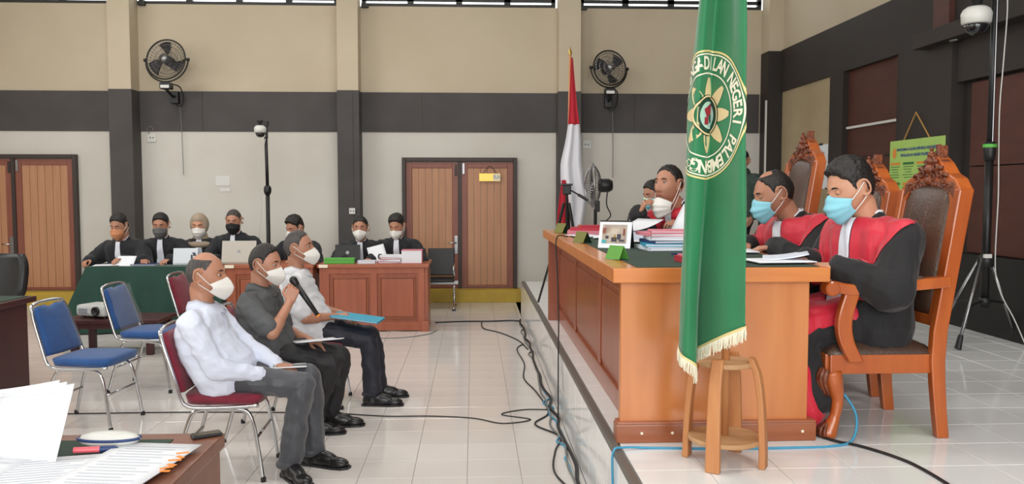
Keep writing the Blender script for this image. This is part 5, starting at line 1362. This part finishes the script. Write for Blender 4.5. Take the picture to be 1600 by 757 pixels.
def add_hand(bl, w, d, n, side, curl, thumb=.5, sc=1.0, spread=.10):
    """side +1 right hand, -1 left hand; d finger direction, n palm normal; curl: four finger curls (0 flat .. 1 fist)"""
    d = Vector(d).normalized(); n = Vector(n); n = (n - d * n.dot(d)).normalized()
    s = d.cross(n) * side; w = Vector(w)
    K = []
    for k in range(4):
        off = (1.5 - k) * .0195 * sc
        kn = w + d * (.085 - .004 * abs(k - 1)) * sc + s * off; K.append(kn)
        bl.cap(w + s * off * .55 + d * .012 * sc, kn, .0155 * sc, .0122 * sc, 10)
    bl.ell(w + d * .045 * sc, (.0, .0, .0), None) if False else None
    bl.cap(w + d * .03 * sc + s * .022 * sc + n * .006 * sc, w + d * .062 * sc + s * .024 * sc, .016 * sc, .012 * sc, 10)
    L = ((.042, .026, .021), (.046, .029, .022), (.042, .027, .021), (.033, .021, .019))
    for k in range(4):
        c = curl[k]; p = K[k]; ang = 0; fan = (1.5 - k) * spread
        for q in range(3):
            ang += c * (1.35, 1.55, 1.0)[q]
            dd = (d * math.cos(ang) + n * math.sin(ang)).normalized(); dd = (dd + s * fan * math.cos(ang)).normalized()
            r0 = (.0098, .0088, .0078, .0068)
            e = p + dd * L[k][q] * sc; bl.cap(p, e, r0[q] * sc * (1 if k < 3 else .88), r0[q + 1] * sc * (1 if k < 3 else .88), 9); p = e
    p = w + d * .025 * sc + s * .026 * sc
    t0 = (d * .62 + s * .68 + n * (.25 + .3 * thumb)).normalized(); t1 = (d * .85 + s * (.30 - .55 * thumb) + n * (.25 + .5 * thumb)).normalized(); t2 = (d * .85 + s * (.1 - .9 * thumb) + n * (.3 + .5 * thumb)).normalized()
    for dd, l, ra, rb in ((t0, .042, .0135, .0115), (t1, .034, .0115, .010), (t2, .027, .010, .008)):
        e = p + dd * l * sc; bl.cap(p, e, ra * sc, rb * sc, 10); p = e

def cut(me, planes, off, name, P, m, solid=.004):
    """piece of a garment between planes, lifted off it: facings, jabots, collars"""
    bm = bmesh.new(); bm.from_mesh(me)
    for co, no in planes:
        bmesh.ops.bisect_plane(bm, geom=list(bm.verts) + list(bm.edges) + list(bm.faces), dist=1e-5, plane_co=co, plane_no=no, clear_inner=True)
    if not bm.faces: bm.free(); return None
    bm.normal_update()
    ns = {v.index: v.normal.copy() for v in bm.verts}
    for v in bm.verts: v.co += v.normal * off
    out = bpy.data.meshes.new(name); bm.to_mesh(out); bm.free()
    out.polygons.foreach_set('use_smooth', [True] * len(out.polygons)); out.materials.clear()
    o = link(name, out, m, P)
    if solid: q = o.modifiers.new('s', 'SOLIDIFY'); q.thickness = solid; q.offset = -1
    return o

def person(label, loc, rz, sp):
    t = thing('person', label, 'person', loc, rz, sp.get('group'))
    vx = sp.get('voxel', .0065); B = sp.get('build', 1.0); belly = sp.get('belly', .0); outfit = sp['outfit']
    pel, nk = Vector(sp['pelvis']), Vector(sp['neck'])
    tw = sp.get('twist', 0.0)
    up = (nk - pel).normalized(); lat = V(-math.sin(tw), math.cos(tw), 0); lat = (lat - up * lat.dot(up)).normalized(); fwd = lat.cross(up).normalized()
    L = (nk - pel).length; slouch = sp.get('slouch', .03)
    def at(s_, y=0, f=0):
        return pel + up * (L * s_) - fwd * (slouch * math.sin(min(1, max(0, s_)) * PI)) + lat * y + fwd * f
    def torso(bl, g, waist=1.0, bottom=-.12):
        prof = [(bottom, .165 * waist, .115 * waist), (.0, .175 * waist, .12 * waist), (.18, .168, .118), (.4, .168, .115), (.6, .180, .118), (.76, .186, .115), (.88, .168, .10), (.95, .115, .085), (1.0, .07, .066)]
        rings = []
        for s_, a, b in prof:
            be = belly * math.exp(-((s_ - .22) / .24) ** 2); row = []
            for k in range(28):
                an = 2 * PI * k / 28; ca, sa = math.cos(an), math.sin(an)
                f = (b + g + (be if ca > 0 else 0)) * B * (abs(ca) ** .85) * (1 if ca > 0 else -1); y = (a + g + be * .35) * B * (abs(sa) ** .85) * (1 if sa > 0 else -1)
                row.append(at(s_, y, f))
            rings.append(row)
        bl.loft(rings)
    shw = sp.get('shoulder', .185) * B
    sh = {s: at(sp.get('shs', .86), s * shw, sp.get('shf', .0)) for s in (1, -1)}     # +1 left, -1 right
    arm = {}
    ua, fa = sp.get('ua', .285), sp.get('fa', .25)
    for s, key in ((1, 'L'), (-1, 'R')):
        q = sp['hand' + key]; el, wr = ik(sh[s], q['w'], ua, fa, q.get('pole', (-.4, s * .6, -.6))); arm[s] = (sh[s], el, wr, q)
    leg = {}
    hip = {s: pel + lat * s * .085 * B + V(0, 0, -.0) for s in (1, -1)}
    for s, key in ((1, 'L'), (-1, 'R')):
        an = Vector(sp['foot' + key]); kn, an2 = ik(hip[s], an, .43 * sp.get('legs', 1), .41 * sp.get('legs', 1), (.7, 0, .7)); leg[s] = (hip[s], kn, an)
    hc = Vector(sp['head']); yaw_, pit_, rol_ = sp.get('hrot', (0, 0, 0))
    Rh = Matrix.Rotation(yaw_, 3, 'Z') @ Matrix.Rotation(pit_, 3, 'Y') @ Matrix.Rotation(rol_, 3, 'X')
    hs = sp.get('hsc', 1.08)
    skin = M[sp.get('skin', 'skin')]
    # ---- skin
    bl = make_head(t, hc, Rh, hs, skin, sp.get('hairstyle', 'full'), M[sp.get('hair', 'hair')], sp.get('hthick', .010), sp.get('mask'), M[sp.get('maskm', 'mask_w')], chub=sp.get('chub', 0), lid=sp.get('lid', .7), mask_drop=sp.get('mask_drop', 0), hair_vol=sp.get('hvol', 0), iris_dir=sp.get('iris', 0))
    nb = hc + Rh @ V(-.025, 0, -.075) * hs
    bl.cap(nk - up * .05, nb, .060 * B, .054 * hs, 16)
    torso(bl, -.022)
    for s in (1, -1):
        a, e, w, q = arm[s]
        bl.cap(at(.8, s * .10, 0), a, .07, .052 * B); bl.chain([a, e, w], [.050 * B, .040 * B, .0265]); bl.cap(e, e.lerp(w, .35), .041 * B, .041 * B)
        d = Vector(q['d']) if 'd' in q else (w - e)
        add_hand(bl, w, d, q.get('n', (0, 0, -1)), 1 if s < 0 else -1, q.get('curl', (.25, .28, .3, .34)), q.get('thumb', .4), sp.get('handsc', 1.02))
        h, k, an = leg[s]
        bl.chain([h, k, an], [.075 * B, .052, .038])
        if sp.get('standing') or True: bl.cap(an, an + Vector(sp.get('toe' + ('L' if s > 0 else 'R'), (1, 0, 0))).normalized() * .08 + V(0, 0, -.045), .033, .022)
    me = bl.fuse('body', sp.get('svoxel', vx * .8), 3)
    link('body', me, skin, t)
    # ---- clothes
    g = .012
    if outfit in ('shirt_long', 'shirt_short'):
        c = Blob(); torso(c, g, 1.06, sp.get('hem', -.16))
        for s in (1, -1):
            a, e, w, q = arm[s]
            c.cap(at(.80, s * .10, 0), a, .085 * B, .064 * B); 
            if outfit == 'shirt_long': c.chain([a, e, e.lerp(w, .94)], [.066 * B, .056 * B, .040]); 
            else: c.cap(a, a.lerp(e, .80), .067 * B, .070 * B)
        me = c.fuse('shirt', vx, 6, .012, (9, 6, 13)); shirt = link('shirt', me, M[sp['cloth']], t)
        # collar: a folded band round the neck
        G = []; base = nk - up * .006 * 1
        for i in range(25):
            a_ = -PI + 2 * PI * i / 24 ; fr_ = math.cos(a_)       # front at a_=0
            open_ = .012 * max(0, fr_) ** 3
            c_, s_ = math.cos(a_), math.sin(a_)
            inner = base + fwd * (.066 * c_ + .006) + lat * .066 * s_ + up * (.030 - .035 * max(0, fr_))
            top = base + fwd * (.069 * c_ + .006) + lat * .069 * s_ + up * (.056 - .05 * max(0, fr_))
            out_ = base + fwd * (.096 * c_ + .006 + .016 * max(0, fr_)) + lat * .098 * s_ + up * (.0 - .065 * max(0, fr_) ** 2)
            G.append([inner - up * .03, top, top.lerp(out_, .5) + (top - base).normalized() * .004, out_])
        obj('collar', MB().grid(G), M[sp['cloth']], shirt, smooth=True, solid=.003)
        # button placket
        cut(me, [(at(0, -.016), lat), (at(0, .016), -lat), (at(.9), -up), (at(.05), up), (at(0, 0, .02), fwd)], .003, 'placket', shirt, M[sp['cloth']], .002)
        for k in range(5):
            pass
        if outfit == 'shirt_long':
            for s in (1, -1):
                a, e, w, q = arm[s]; d = (w - e).normalized(); obj('cuff', MB().tube([w - d * .055, w - d * .05, w - d * .005, w - d * .001], [.036, .041, .042, .038], 16), M[sp['cloth']], shirt, smooth=True)
        tr = Blob(); tr.ell(pel + V(0.01, 0, -.01), (.135 * B, .165 * B, .105 * B))
        for s in (1, -1):
            h, k, an = leg[s]; 
            tr.chain([h, k], [.088 * B, .070]); tr.chain([k, an + V(0, 0, .02)], [.070, sp.get('hemr', .056)]); tr.ell(an + V(-.01, 0, .0), (sp.get('hemr', .056) * 1.05,) * 2 + (.03,))
        me2 = tr.fuse('trousers', vx, 6, .013, (7, 8, 7)); link('trousers', me2, M[sp['trouser']], t)
        for s in (1, -1):
            h, k, an = leg[s]; fd = Vector(sp.get('toe' + ('L' if s > 0 else 'R'), (1, 0, 0))).normalized(); sd = V(-fd.y, fd.x, 0)
            z0 = -an.z; sh_ = Blob(); g0 = V(an.x, an.y, 0)
            Mf = Matrix((fd, sd, V(0, 0, 1))).transposed()
            sh_.ell(g0 + fd * -.03 + V(0, 0, .038), (.05, .042, .05), Mf); sh_.ell(g0 + fd * .06 + V(0, 0, .038), (.095, .047, .052), Mf); sh_.ell(g0 + fd * .15 + V(0, 0, .026), (.075, .049, .034), Mf); sh_.cap(g0 + V(0, 0, .03) - fd * .012, g0 + V(0, 0, an.z + .08) - fd * .012, .050, .047); sh_.cap(g0 + V(0, 0, .07), g0 + fd * .09 + V(0, 0, .045), .046, .038)
            ms = sh_.fuse('shoe', .007, 4)
            for v in ms.vertices: v.co.z = max(.002, v.co.z)
            so = link('shoe', ms, M['shoe'], t)
            mb = MB(); prof = [(-.082, .030), (-.055, .042), (0, .042), (.06, .046), (.14, .052), (.20, .044), (.23, .022)]
            poly = [(x, y) for x, y in prof] + [(x, -y) for x, y in prof[::-1]]
            mb.prism(poly, .014); mb.v = [tuple(g0 + fd * v[0] + sd * v[1] + V(0, 0, v[2] + .007)) for v in mb.v]; obj('sole', mb, M['black_pl'], so)
    else:                                   # robe
        judge = outfit == 'judge'; rm = M[sp.get('cloth', 'robe')]
        c = Blob(); torso(c, .026, 1.12, -.18)
        for s in (1, -1):
            a, e, w, q = arm[s]
            c.cap(at(.82, s * .09, -.01), a, .088 * B, .078 * B); c.chain([a, e, e.lerp(w, .93)], [.082 * B, .084 * B, sp.get('cuff', .066)])
            if sp.get('drop', 1): c.cap(e, e.lerp(w, .80) + V(0, 0, -.035), .07, .06)
        if sp.get('standing'):
            for s in (1, -1): h, k, an = leg[s]; c.chain([h, k, an + V(0, 0, .08)], [.12, .115, .12])
        else:
            c.ell(pel + V(.02, 0, -.02), (.17 * B, .20 * B, .12))
            for s in (1, -1):
                h, k, an = leg[s]; c.chain([h, k], [.105 * B, .092]); c.chain([k, an + V(-.02, 0, .10)], [.092, .10])
        me = c.fuse('robe', vx, 8, .020, (9, 9, 3.4)); robe = link('robe', me, rm, t)
        ja = sp.get('ja', .054)
        # standing black collar round the neck
        G = []; base = nk
        for i in range(25):
            a_ = -PI + 2 * PI * i / 24; c_, s_ = math.cos(a_), math.sin(a_)
            G.append([base + fwd * (.085 * c_ + .004 + .03 * max(0, c_)) + lat * .088 * s_ - up * (.02 + .03 * max(0, c_)), base + fwd * (.072 * c_ + .006) + lat * .074 * s_ + up * (.028 - .04 * max(0, c_)), base + fwd * (.064 * c_ + .006) + lat * .066 * s_ + up * (.036 - .045 * max(0, c_))])
        obj('collar', MB().grid(G), rm, robe, smooth=True, solid=.004)
        G = [[base + fwd * (.062 * math.cos(a_) + .006) + lat * .064 * math.sin(a_) + up * (z_ - .045 * max(0, math.cos(a_))) for z_ in (.02, .047)] for a_ in np.linspace(-PI, PI, 25)]
        obj('shirt_collar', MB().grid(G), M['jabot'], t, smooth=True, solid=.003)
        jl = sp.get('jabot', .12)
        cut(me, [(at(0, -ja), (lat + up * -.05).normalized()), (at(0, ja), (-lat + up * -.05).normalized()), (at(1.0), -up), (at(jl), up), (at(0, 0, .03), fwd), (at(0, 0, .30), -fwd)], .009, 'jabot', t, M['jabot'])
        if judge:
            for s in (1, -1):
                ly = lat * s
                wo = sp.get('stole_w', (.135, .25)); lo, hi = wo     # half-widths at the waist and at the shoulder
                slope = (hi - lo) / (L * .80)
                outer_no = (-ly + up * slope).normalized()
                cut(me, [(at(0, s * (ja + .004)), (ly + up * .05).normalized()), (at(.08, s * lo), outer_no), (at(sp.get('rb', .24)), up), (at(0, 0, -.02), fwd), (at(0, 0, sp.get('fmax', .18)), -fwd)], .007, 'red_facing', robe, M['robe_red'])
                cut(me, [(at(0, s * .0), ly), (at(.86, s * .235), -ly), (at(.62), (up + fwd * .0).normalized()), (at(0, 0, .0), -fwd), (at(1.0), -up)], .006, 'red_yoke', robe, M['robe_red'])
        if sp.get('undercloth'):
            u = Blob()
            for s in (1, -1):
                h, k, an = leg[s]; u.chain([h + V(.16, 0, .035), k + V(.02, 0, .015)], [.10, .105]); u.chain([k + V(.02, 0, 0), an + V(.03, 0, .02)], [.105, .09])
            m5 = u.fuse('red_gown_skirt', vx, 7, .012, (8, 8, 3)); link('gown_skirt', m5, M[sp['undercloth']], t)
        for s in (1, -1):
            a, e, w, q = arm[s]
            if sp.get('cuffs'):
                d = (w - e).normalized(); obj('white_cuff', MB().tube([w - d * .045, w - d * .04, w - d * .004, w], [.033, .038, .038, .034], 14), M['jabot'], t, smooth=True)
            h, k, an = leg[s]
            if sp.get('shoes', 1):
                sb = Blob(); g0 = V(an.x, an.y, 0); sb.ell(g0 + V(-.03, 0, .035), (.045, .038, .042)); sb.ell(g0 + V(.06, 0, .03), (.085, .043, .04)); sb.ell(g0 + V(.145, 0, .022), (.065, .044, .027)); sb.cap(g0 + V(-.015, 0, .03), g0 + V(-.01, 0, .1), .04, .038)
                ms = sb.fuse('shoe', .009, 3)
                for v in ms.vertices: v.co.z = max(.002, v.co.z)
                link('shoe', ms, M['shoe'], t)
    t['_k'] = 0; del t['_k']
    return t, dict(arm=arm, leg=leg, at=at, head=hc, Rh=Rh, fwd=fwd, up=up, lat=lat, body=me)

# ---- the three seated witnesses (face +x)
t, I = person('heavy-set balding man in a white long-sleeved shirt, nearest of the three seated witnesses', (-1.38, 4.76, 0), R(0), dict(
    group='seated witnesses', voxel=.0065, build=1.07, belly=.06, outfit='shirt_long', cloth='shirt_w', trouser='trouser_g', hem=-.22, hemr=.066, slouch=.05,
    pelvis=(-.03, 0, .555), neck=(-.155, 0, .945), head=(-.13, 0, 1.125), hrot=(R(-4), R(4), 0), hsc=1.10, chub=.5, skin='skin', hairstyle='balding', hair='hair_g', hthick=.0055,
    mask='kn95', maskm='mask_w', lid=.6,
    handR=dict(w=(.21, -.14, .585), pole=(-.5, -.5, -.5), d=(1, .28, -.12), n=(0, .2, -1), curl=(.35, .38, .42, .45)),
    handL=dict(w=(.25, .05, .60), pole=(-.5, .7, -.4), d=(1, -.35, -.15), n=(0, 0, -1), curl=(.2, .25, .28, .3)),
    legs=1.07, footR=(.36, -.15, .085), footL=(.45, .07, .085), toeR=(.6, -.8, 0), toeL=(.9, -.35, 0)))
obj('wrist_watch', MB().tube([I['arm'][1][2] + Vector((-.012, .031 * math.cos(a), .031 * math.sin(a))) for a in np.linspace(0, 2 * PI, 20, endpoint=False)], .006, 6, closed=True), M['watch'], t, smooth=True)
sheet('folded white papers on the lap of the nearest witness', (-1.10, 4.80, .572), R(-78), w=.19, l=.27, n=5, curl=.02, group=None)

t, I = person('man in a charcoal short-sleeved shirt speaking into a microphone', (-1.31, 5.52, 0), R(0), dict(
    group='seated witnesses', voxel=.0065, build=1.0, belly=.03, outfit='shirt_short', cloth='shirt_g', trouser='trouser_k', hem=-.2, hemr=.06,
    pelvis=(-.02, 0, .555), neck=(-.10, 0, .955), head=(-.055, -.01, 1.125), hrot=(R(-14), R(10), 0), hsc=1.06, skin='skin_d', hairstyle='receding', hair='hair', hthick=.010,
    mask='kn95', maskm='mask_w', lid=.55, twist=R(-10),
    handR=dict(w=(.13, -.135, .885), pole=(.3, -.7, -.9), d=(.25, .18, .95), n=(-.25, .95, -.1), curl=(.62, .66, .70, .74), thumb=.75),
    handL=dict(w=(.20, .10, .60), pole=(-.5, .7, -.4), d=(1, -.3, -.25), n=(0, 0, -1), curl=(.2, .25, .28, .3)),
    footR=(.24, -.06, .085), footL=(.34, .12, .085)))
mic = thing('microphone', 'black handheld microphone with orange end held by the man in charcoal', 'microphone', (-1.31, 5.52, 0))
hp = I['arm'][-1][2]; m0 = hp + Vector((.055, .055, .075)); dm = Vector((-.50, .0, .75)).normalized()
a_, b_ = m0 - dm * .20, m0 + dm * .045
obj('handle', MB().tube([a_, a_.lerp(b_, .5), b_], [.014, .017, .020], 14), M['black_pl'], mic, smooth=True)
obj('grille', Blob().ell(b_ + dm * .03, (.026, .026, .026)).cap(b_, b_ + dm * .03, .023, .026).mb, M['black_me'], mic, smooth=True)
obj('end_cap', MB().tube([a_ - dm * .012, a_], [.013, .0145], 12), M['orange'], mic, smooth=True)
sheet('sheaf of white papers on the knee of the man with the microphone', (-1.02, 5.47, .600), R(-62), w=.22, l=.28, n=5, curl=.03, group=None, ry=R(0), lines=6)

t, I = person('man in a white short-sleeved shirt with dark trousers, farthest of the three seated witnesses', (-1.18, 6.28, 0), R(0), dict(
    group='seated witnesses', voxel=.0065, build=1.02, belly=.04, outfit='shirt_short', cloth='shirt_w2', trouser='trouser_n', hem=-.2, hemr=.068,
    pelvis=(-.02, 0, .565), neck=(-.155, 0, .995), head=(-.125, 0, 1.175), hrot=(R(-6), R(-2), 0), hsc=1.08, skin='skin_d', hairstyle='receding', hair='hair_g', hthick=.006,
    mask='kn95', maskm='mask_w', lid=.6,
    handR=dict(w=(.16, -.09, .672), pole=(-.45, -.75, -.5), d=(1, .45, .02), n=(0, .3, -1), curl=(.3, .34, .38, .42)),
    handL=dict(w=(.17, .08, .67), pole=(-.5, .7, -.4), d=(1, -.5, -.1), n=(0, 0, -1), curl=(.3, .34, .38, .42)),
    footR=(.43, -.10, .085), footL=(.45, .14, .085), toeR=(1, -.08, 0), toeL=(1, .05, 0)))
fo = thing('folder', 'cyan plastic folder on the lap of the farthest witness', 'folder', (-.86, 6.20, .652), R(-6))
fo.rotation_euler = (0, R(7), R(-6))
obj('cover', MB().box((0, 0, .003), (.36, .25, .003)).box((0, 0, .013), (.36, .25, .003)), M['cyan'], fo); obj('pages', MB().box((0, 0, .008), (.34, .23, .006)), M['paper'], fo)

# ---- the judges (face -x)
def judge(label, loc, rz, **k):
    d = dict(voxel=.007, build=1.10, belly=.04, outfit='judge', cloth='robe', pelvis=(0, 0, .50), group='judges on the platform', shs=.83, slouch=.03, footR=(.36, -.12, .08), footL=(.38, .12, .08), cuffs=0, hsc=1.10)
    d.update(k); return person(label, loc, rz, d)
t, I = judge('judge in red and black robe with pale blue mask, reading in the nearest armchair', (1.93, 3.95, PZ), PI + R(2), twist=R(14),
    undercloth='robe_red', neck=(.01, 0, 1.005), head=(.115, .02, 1.155), hrot=(R(6), R(22), 0), hsc=1.14, skin='skin_l', hairstyle='full', hair='hair', hthick=.013, hvol=.010, mask='surgical', maskm='mask_b', lid=.95,
    handR=dict(w=(.275, -.10, .80), pole=(-.2, -.6, -.7), d=(1, .25, -.05), n=(0, .2, -1), curl=(.22, .25, .28, .3)),
    handL=dict(w=(.245, .17, .79), pole=(-.2, .6, -.7), d=(1, -.1, .02), n=(0, -.2, -1), curl=(.3, .34, .36, .4)),
    pelvis=(.03, 0, .51), cuffs=1, footR=(.33, -.12, .08), footL=(.33, .12, .08))
t, I = judge('balding judge in red and black robe with pale blue mask, half behind the green flag', (1.98, 4.70, PZ), PI + R(3), twist=R(14),
    neck=(.14, 0, .985), head=(.26, .0, 1.125), hrot=(R(-2), R(20), 0), hsc=1.13, chub=.4, skin='skin', hairstyle='thin_top', hair='hair', hthick=.008, mask='surgical', maskm='mask_b', lid=.9,
    handR=dict(w=(.36, -.10, .83), pole=(-.2, -.6, -.6), d=(1, .3, -.1), n=(0, 0, -1), curl=(.25, .28, .3, .34)),
    handL=dict(w=(.32, .16, .83), pole=(-.2, .6, -.6), d=(1, -.3, -.08), n=(0, 0, -1), curl=(.25, .28, .3, .34)), pelvis=(.04, 0, .51))
t, I = judge('judge leaning his chin on his hand with white mask pulled down to the chin', (1.745, 6.22, PZ), PI + R(35),
    neck=(.28, -.01, 1.03), head=(.385, -.01, 1.185), hrot=(R(4), R(-3), 0), hsc=1.16, skin='skin', hairstyle='receding', hair='hair', hthick=.011, mask='surgical', maskm='mask_w', mask_drop=.088, lid=.5, fmax=.15, rb=.25,
    handR=dict(w=(.585, -.11, .985), pole=(.35, -.5, -.9), d=(-.2, .45, .85), n=(-.75, .5, -.2), curl=(.55, .62, .66, .7), thumb=.6),
    handL=dict(w=(.40, .16, .90), pole=(-.3, .7, -.5), d=(.8, -.5, .25), n=(0, -.3, -1), curl=(.4, .45, .5, .55), thumb=.6), pelvis=(.06, 0, .51), jabot=.15)
obj('gold_ring', MB().tube([I['arm'][-1][2] + Vector((.0 + .012 * math.cos(a), .058, .10 + .012 * math.sin(a))) for a in np.linspace(0, 2 * PI, 14, endpoint=False)], .003, 5, closed=True), M['gilt'], t)

person('clerk with pale blue mask and dark robe, partly hidden behind the leaning judge', (2.02, 8.2, PZ), PI, dict(
    voxel=.011, svoxel=.009, build=1.0, outfit='robe', cloth='robe', pelvis=(0, 0, .50), neck=(.14, 0, .97), head=(.225, 0, 1.115), hrot=(R(25), R(22), 0), skin='skin_d', hairstyle='full', hthick=.014, mask='surgical', maskm='mask_b', lid=.9,
    handR=dict(w=(.42, -.10, .80)), handL=dict(w=(.42, .13, .80)), footR=(.36, -.12, .08), footL=(.38, .12, .08)))
ct = thing('clerk_chair', 'dark chair under the clerk behind the leaning judge', 'chair', (2.02, 8.2, PZ))
obj('seat', MB().box((0, 0, .40), (.42, .42, .06), bev=.02), M['black_pl'], ct)
obj('backrest', MB().box((.24, 0, .68), (.05, .40, .40), bev=.02), M['black_pl'], ct)
for sx in (-.18, .18):
    for sy in (-.18, .18): obj('leg', MB().tube([(sx, sy, 0), (sx, sy, .38)], .014, 8), M['black_me'], ct)
person('standing attendant in a dull green jacket, almost hidden by the green flag', (3.21, 9.8, PZ), R(-150), dict(
    voxel=.011, svoxel=.009, build=1.0, outfit='shirt_long', cloth='green_sh', trouser='trouser_k', standing=1, pelvis=(0, 0, .88), neck=(0, 0, 1.36), head=(.03, 0, 1.50), hrot=(R(20), 0, 0), skin='skin_d', hairstyle='full', hthick=.014, mask=None, lid=.4,
    handR=dict(w=(.10, -.24, .83), pole=(-.6, -.3, 0), n=(0, 1, 0)), handL=dict(w=(.10, .24, .83), pole=(-.6, .3, 0), n=(0, -1, 0)), footR=(0, -.10, .085), footL=(0, .10, .085)))

# ---- the lawyers along the back wall (face -y)
def lawyer(label, x, y, hz, yaw=0.0, **k):
    d = dict(voxel=.011, svoxel=.0085, build=1.06, outfit='robe', cloth='robe_n', pelvis=(0, 0, .52), neck=(.07, 0, hz - .155), head=(.12, 0, hz), hrot=(0, R(16), 0), hsc=1.12, group='black robed lawyers at the back', hthick=.013,
             handR=dict(w=(.34, -.14, .81), pole=(-.3, -.7, -.5), d=(1, .3, -.1), n=(0, 0, -1)), handL=dict(w=(.34, .14, .81), pole=(-.3, .7, -.5), d=(1, -.3, -.1), n=(0, 0, -1)), footR=(.30, -.12, .08), footL=(.32, .12, .08), shoes=0, lid=.85, shs=.80, mask='surgical', jabot=.2)
    d.update(k); return person(label, (x, y, 0), R(-90) + yaw, d)
def back_chair(label, x, y):
    c = thing('desk_chair', label, 'chair', (x, y, 0), R(-90), 'dark chairs of the lawyers')
    obj('seat', MB().box((0, 0, .42), (.42, .44, .06), bev=.02), M['black_pl'], c); obj('backrest', MB().box((-.25, 0, .66), (.05, .42, .34), bev=.02), M['black_pl'], c)
    for sx in (-.18, .18):
        for sy in (-.19, .19): obj('leg', MB().tube([(sx, sy, 0), (sx, sy, .40)], .014, 8), M['black_me'], c)
LW = [
    ('lawyer with an orange mask writing at the left end of the draped table', -4.08, 10.05, 1.20, R(-10), dict(maskm='mask_o', skin='skin_d', hvol=.006, build=1.14, neck=(.10, 0, 1.03), head=(.17, -.0, 1.20), hrot=(R(0), R(22), 0), handR=dict(w=(.30, -.30, .80), pole=(-.3, -.7, -.5), d=(1, -.1, -.1), n=(0, .3, -1), curl=(.5, .5, .55, .6), thumb=.7), handL=dict(w=(.34, .14, .82), pole=(-.3, .7, -.5), d=(1, -.3, .1), n=(0, 0, -1), curl=(.5, .5, .55, .6)))),
    ('lawyer with a dark grey mask behind the white laptop', -3.69, 10.12, 1.20, R(5), dict(maskm='mask_g', skin='skin_d', hvol=.006)),
    ('woman lawyer in a beige headscarf and white mask between two robed men', -3.30, 10.30, 1.19, R(4), dict(maskm='mask_w', skin='skin_l', hairstyle=None, build=.94)),
    ('lawyer with short grey hair and black mask behind the silver laptop', -2.83, 10.12, 1.25, 0, dict(maskm='mask_k', skin='skin_d', hair='hair_g', hthick=.006)),
    ('lawyer looking aside, half hidden behind the farthest witness', -2.08, 10.16, 1.165, R(-20), dict(maskm='mask_w', skin='skin_d', hvol=.012, hthick=.016, hrot=(R(-18), R(24), 0))),
    ('lawyer with a white mask facing forward behind the green box', -1.34, 10.10, 1.16, 0, dict(maskm='mask_w', skin='skin_d', hrot=(R(0), R(6), 0), mask='kn95')),
    ('rightmost lawyer at the back, head bowed over the red files', -.90, 10.12, 1.185, R(-4), dict(maskm='mask_w', skin='skin', hvol=.012, hthick=.014, hrot=(R(-12), R(24), 0), mask='kn95')),
]
for lb, x, y, hz, yw, k in LW:
    t, I = lawyer(lb, x, y, hz, yw, **k)
    if k.get('hairstyle', 1) is None:
        S0 = head_surface(80, 60, feat=False); N = surf_norm(S0); x_, y_, z_ = S0[..., 0], S0[..., 1], S0[..., 2]
        face = np.exp(-((y_ / .058) ** 4) - (((z_ + .005) / .075) ** 4)) * sm(x_, .02, .05)
        D = S0 * 1.03 + N * (.016 * (1 - face) - .03 * face)[..., None]; mh = surf_mb(D)
        hb = obj('headscarf', MB().add([I['Rh'] @ (Vector(v) * 1.12) + I['head'] for v in mh.v], mh.f), M['hijab'], t, smooth=True)
        dr = Blob(); dr.cap(I['head'] + Vector((-.03, 0, -.09)), I['at'](.93, 0, .01), .075, .10); dr.ell(I['at'](.86, 0, .03), (.13, .16, .06))
        link('headscarf_drape', dr.fuse('headscarf_drape', .01, 5), M['hijab'], hb)
for k, (nm, x) in enumerate((('leftmost', -4.08), ('second', -3.69), ('third', -3.30), ('fourth', -2.83), ('fifth', -2.08), ('sixth', -1.34), ('rightmost', -.90))):
    back_chair('dark desk chair under the %s lawyer, counted from the left' % nm, x, 10.14)
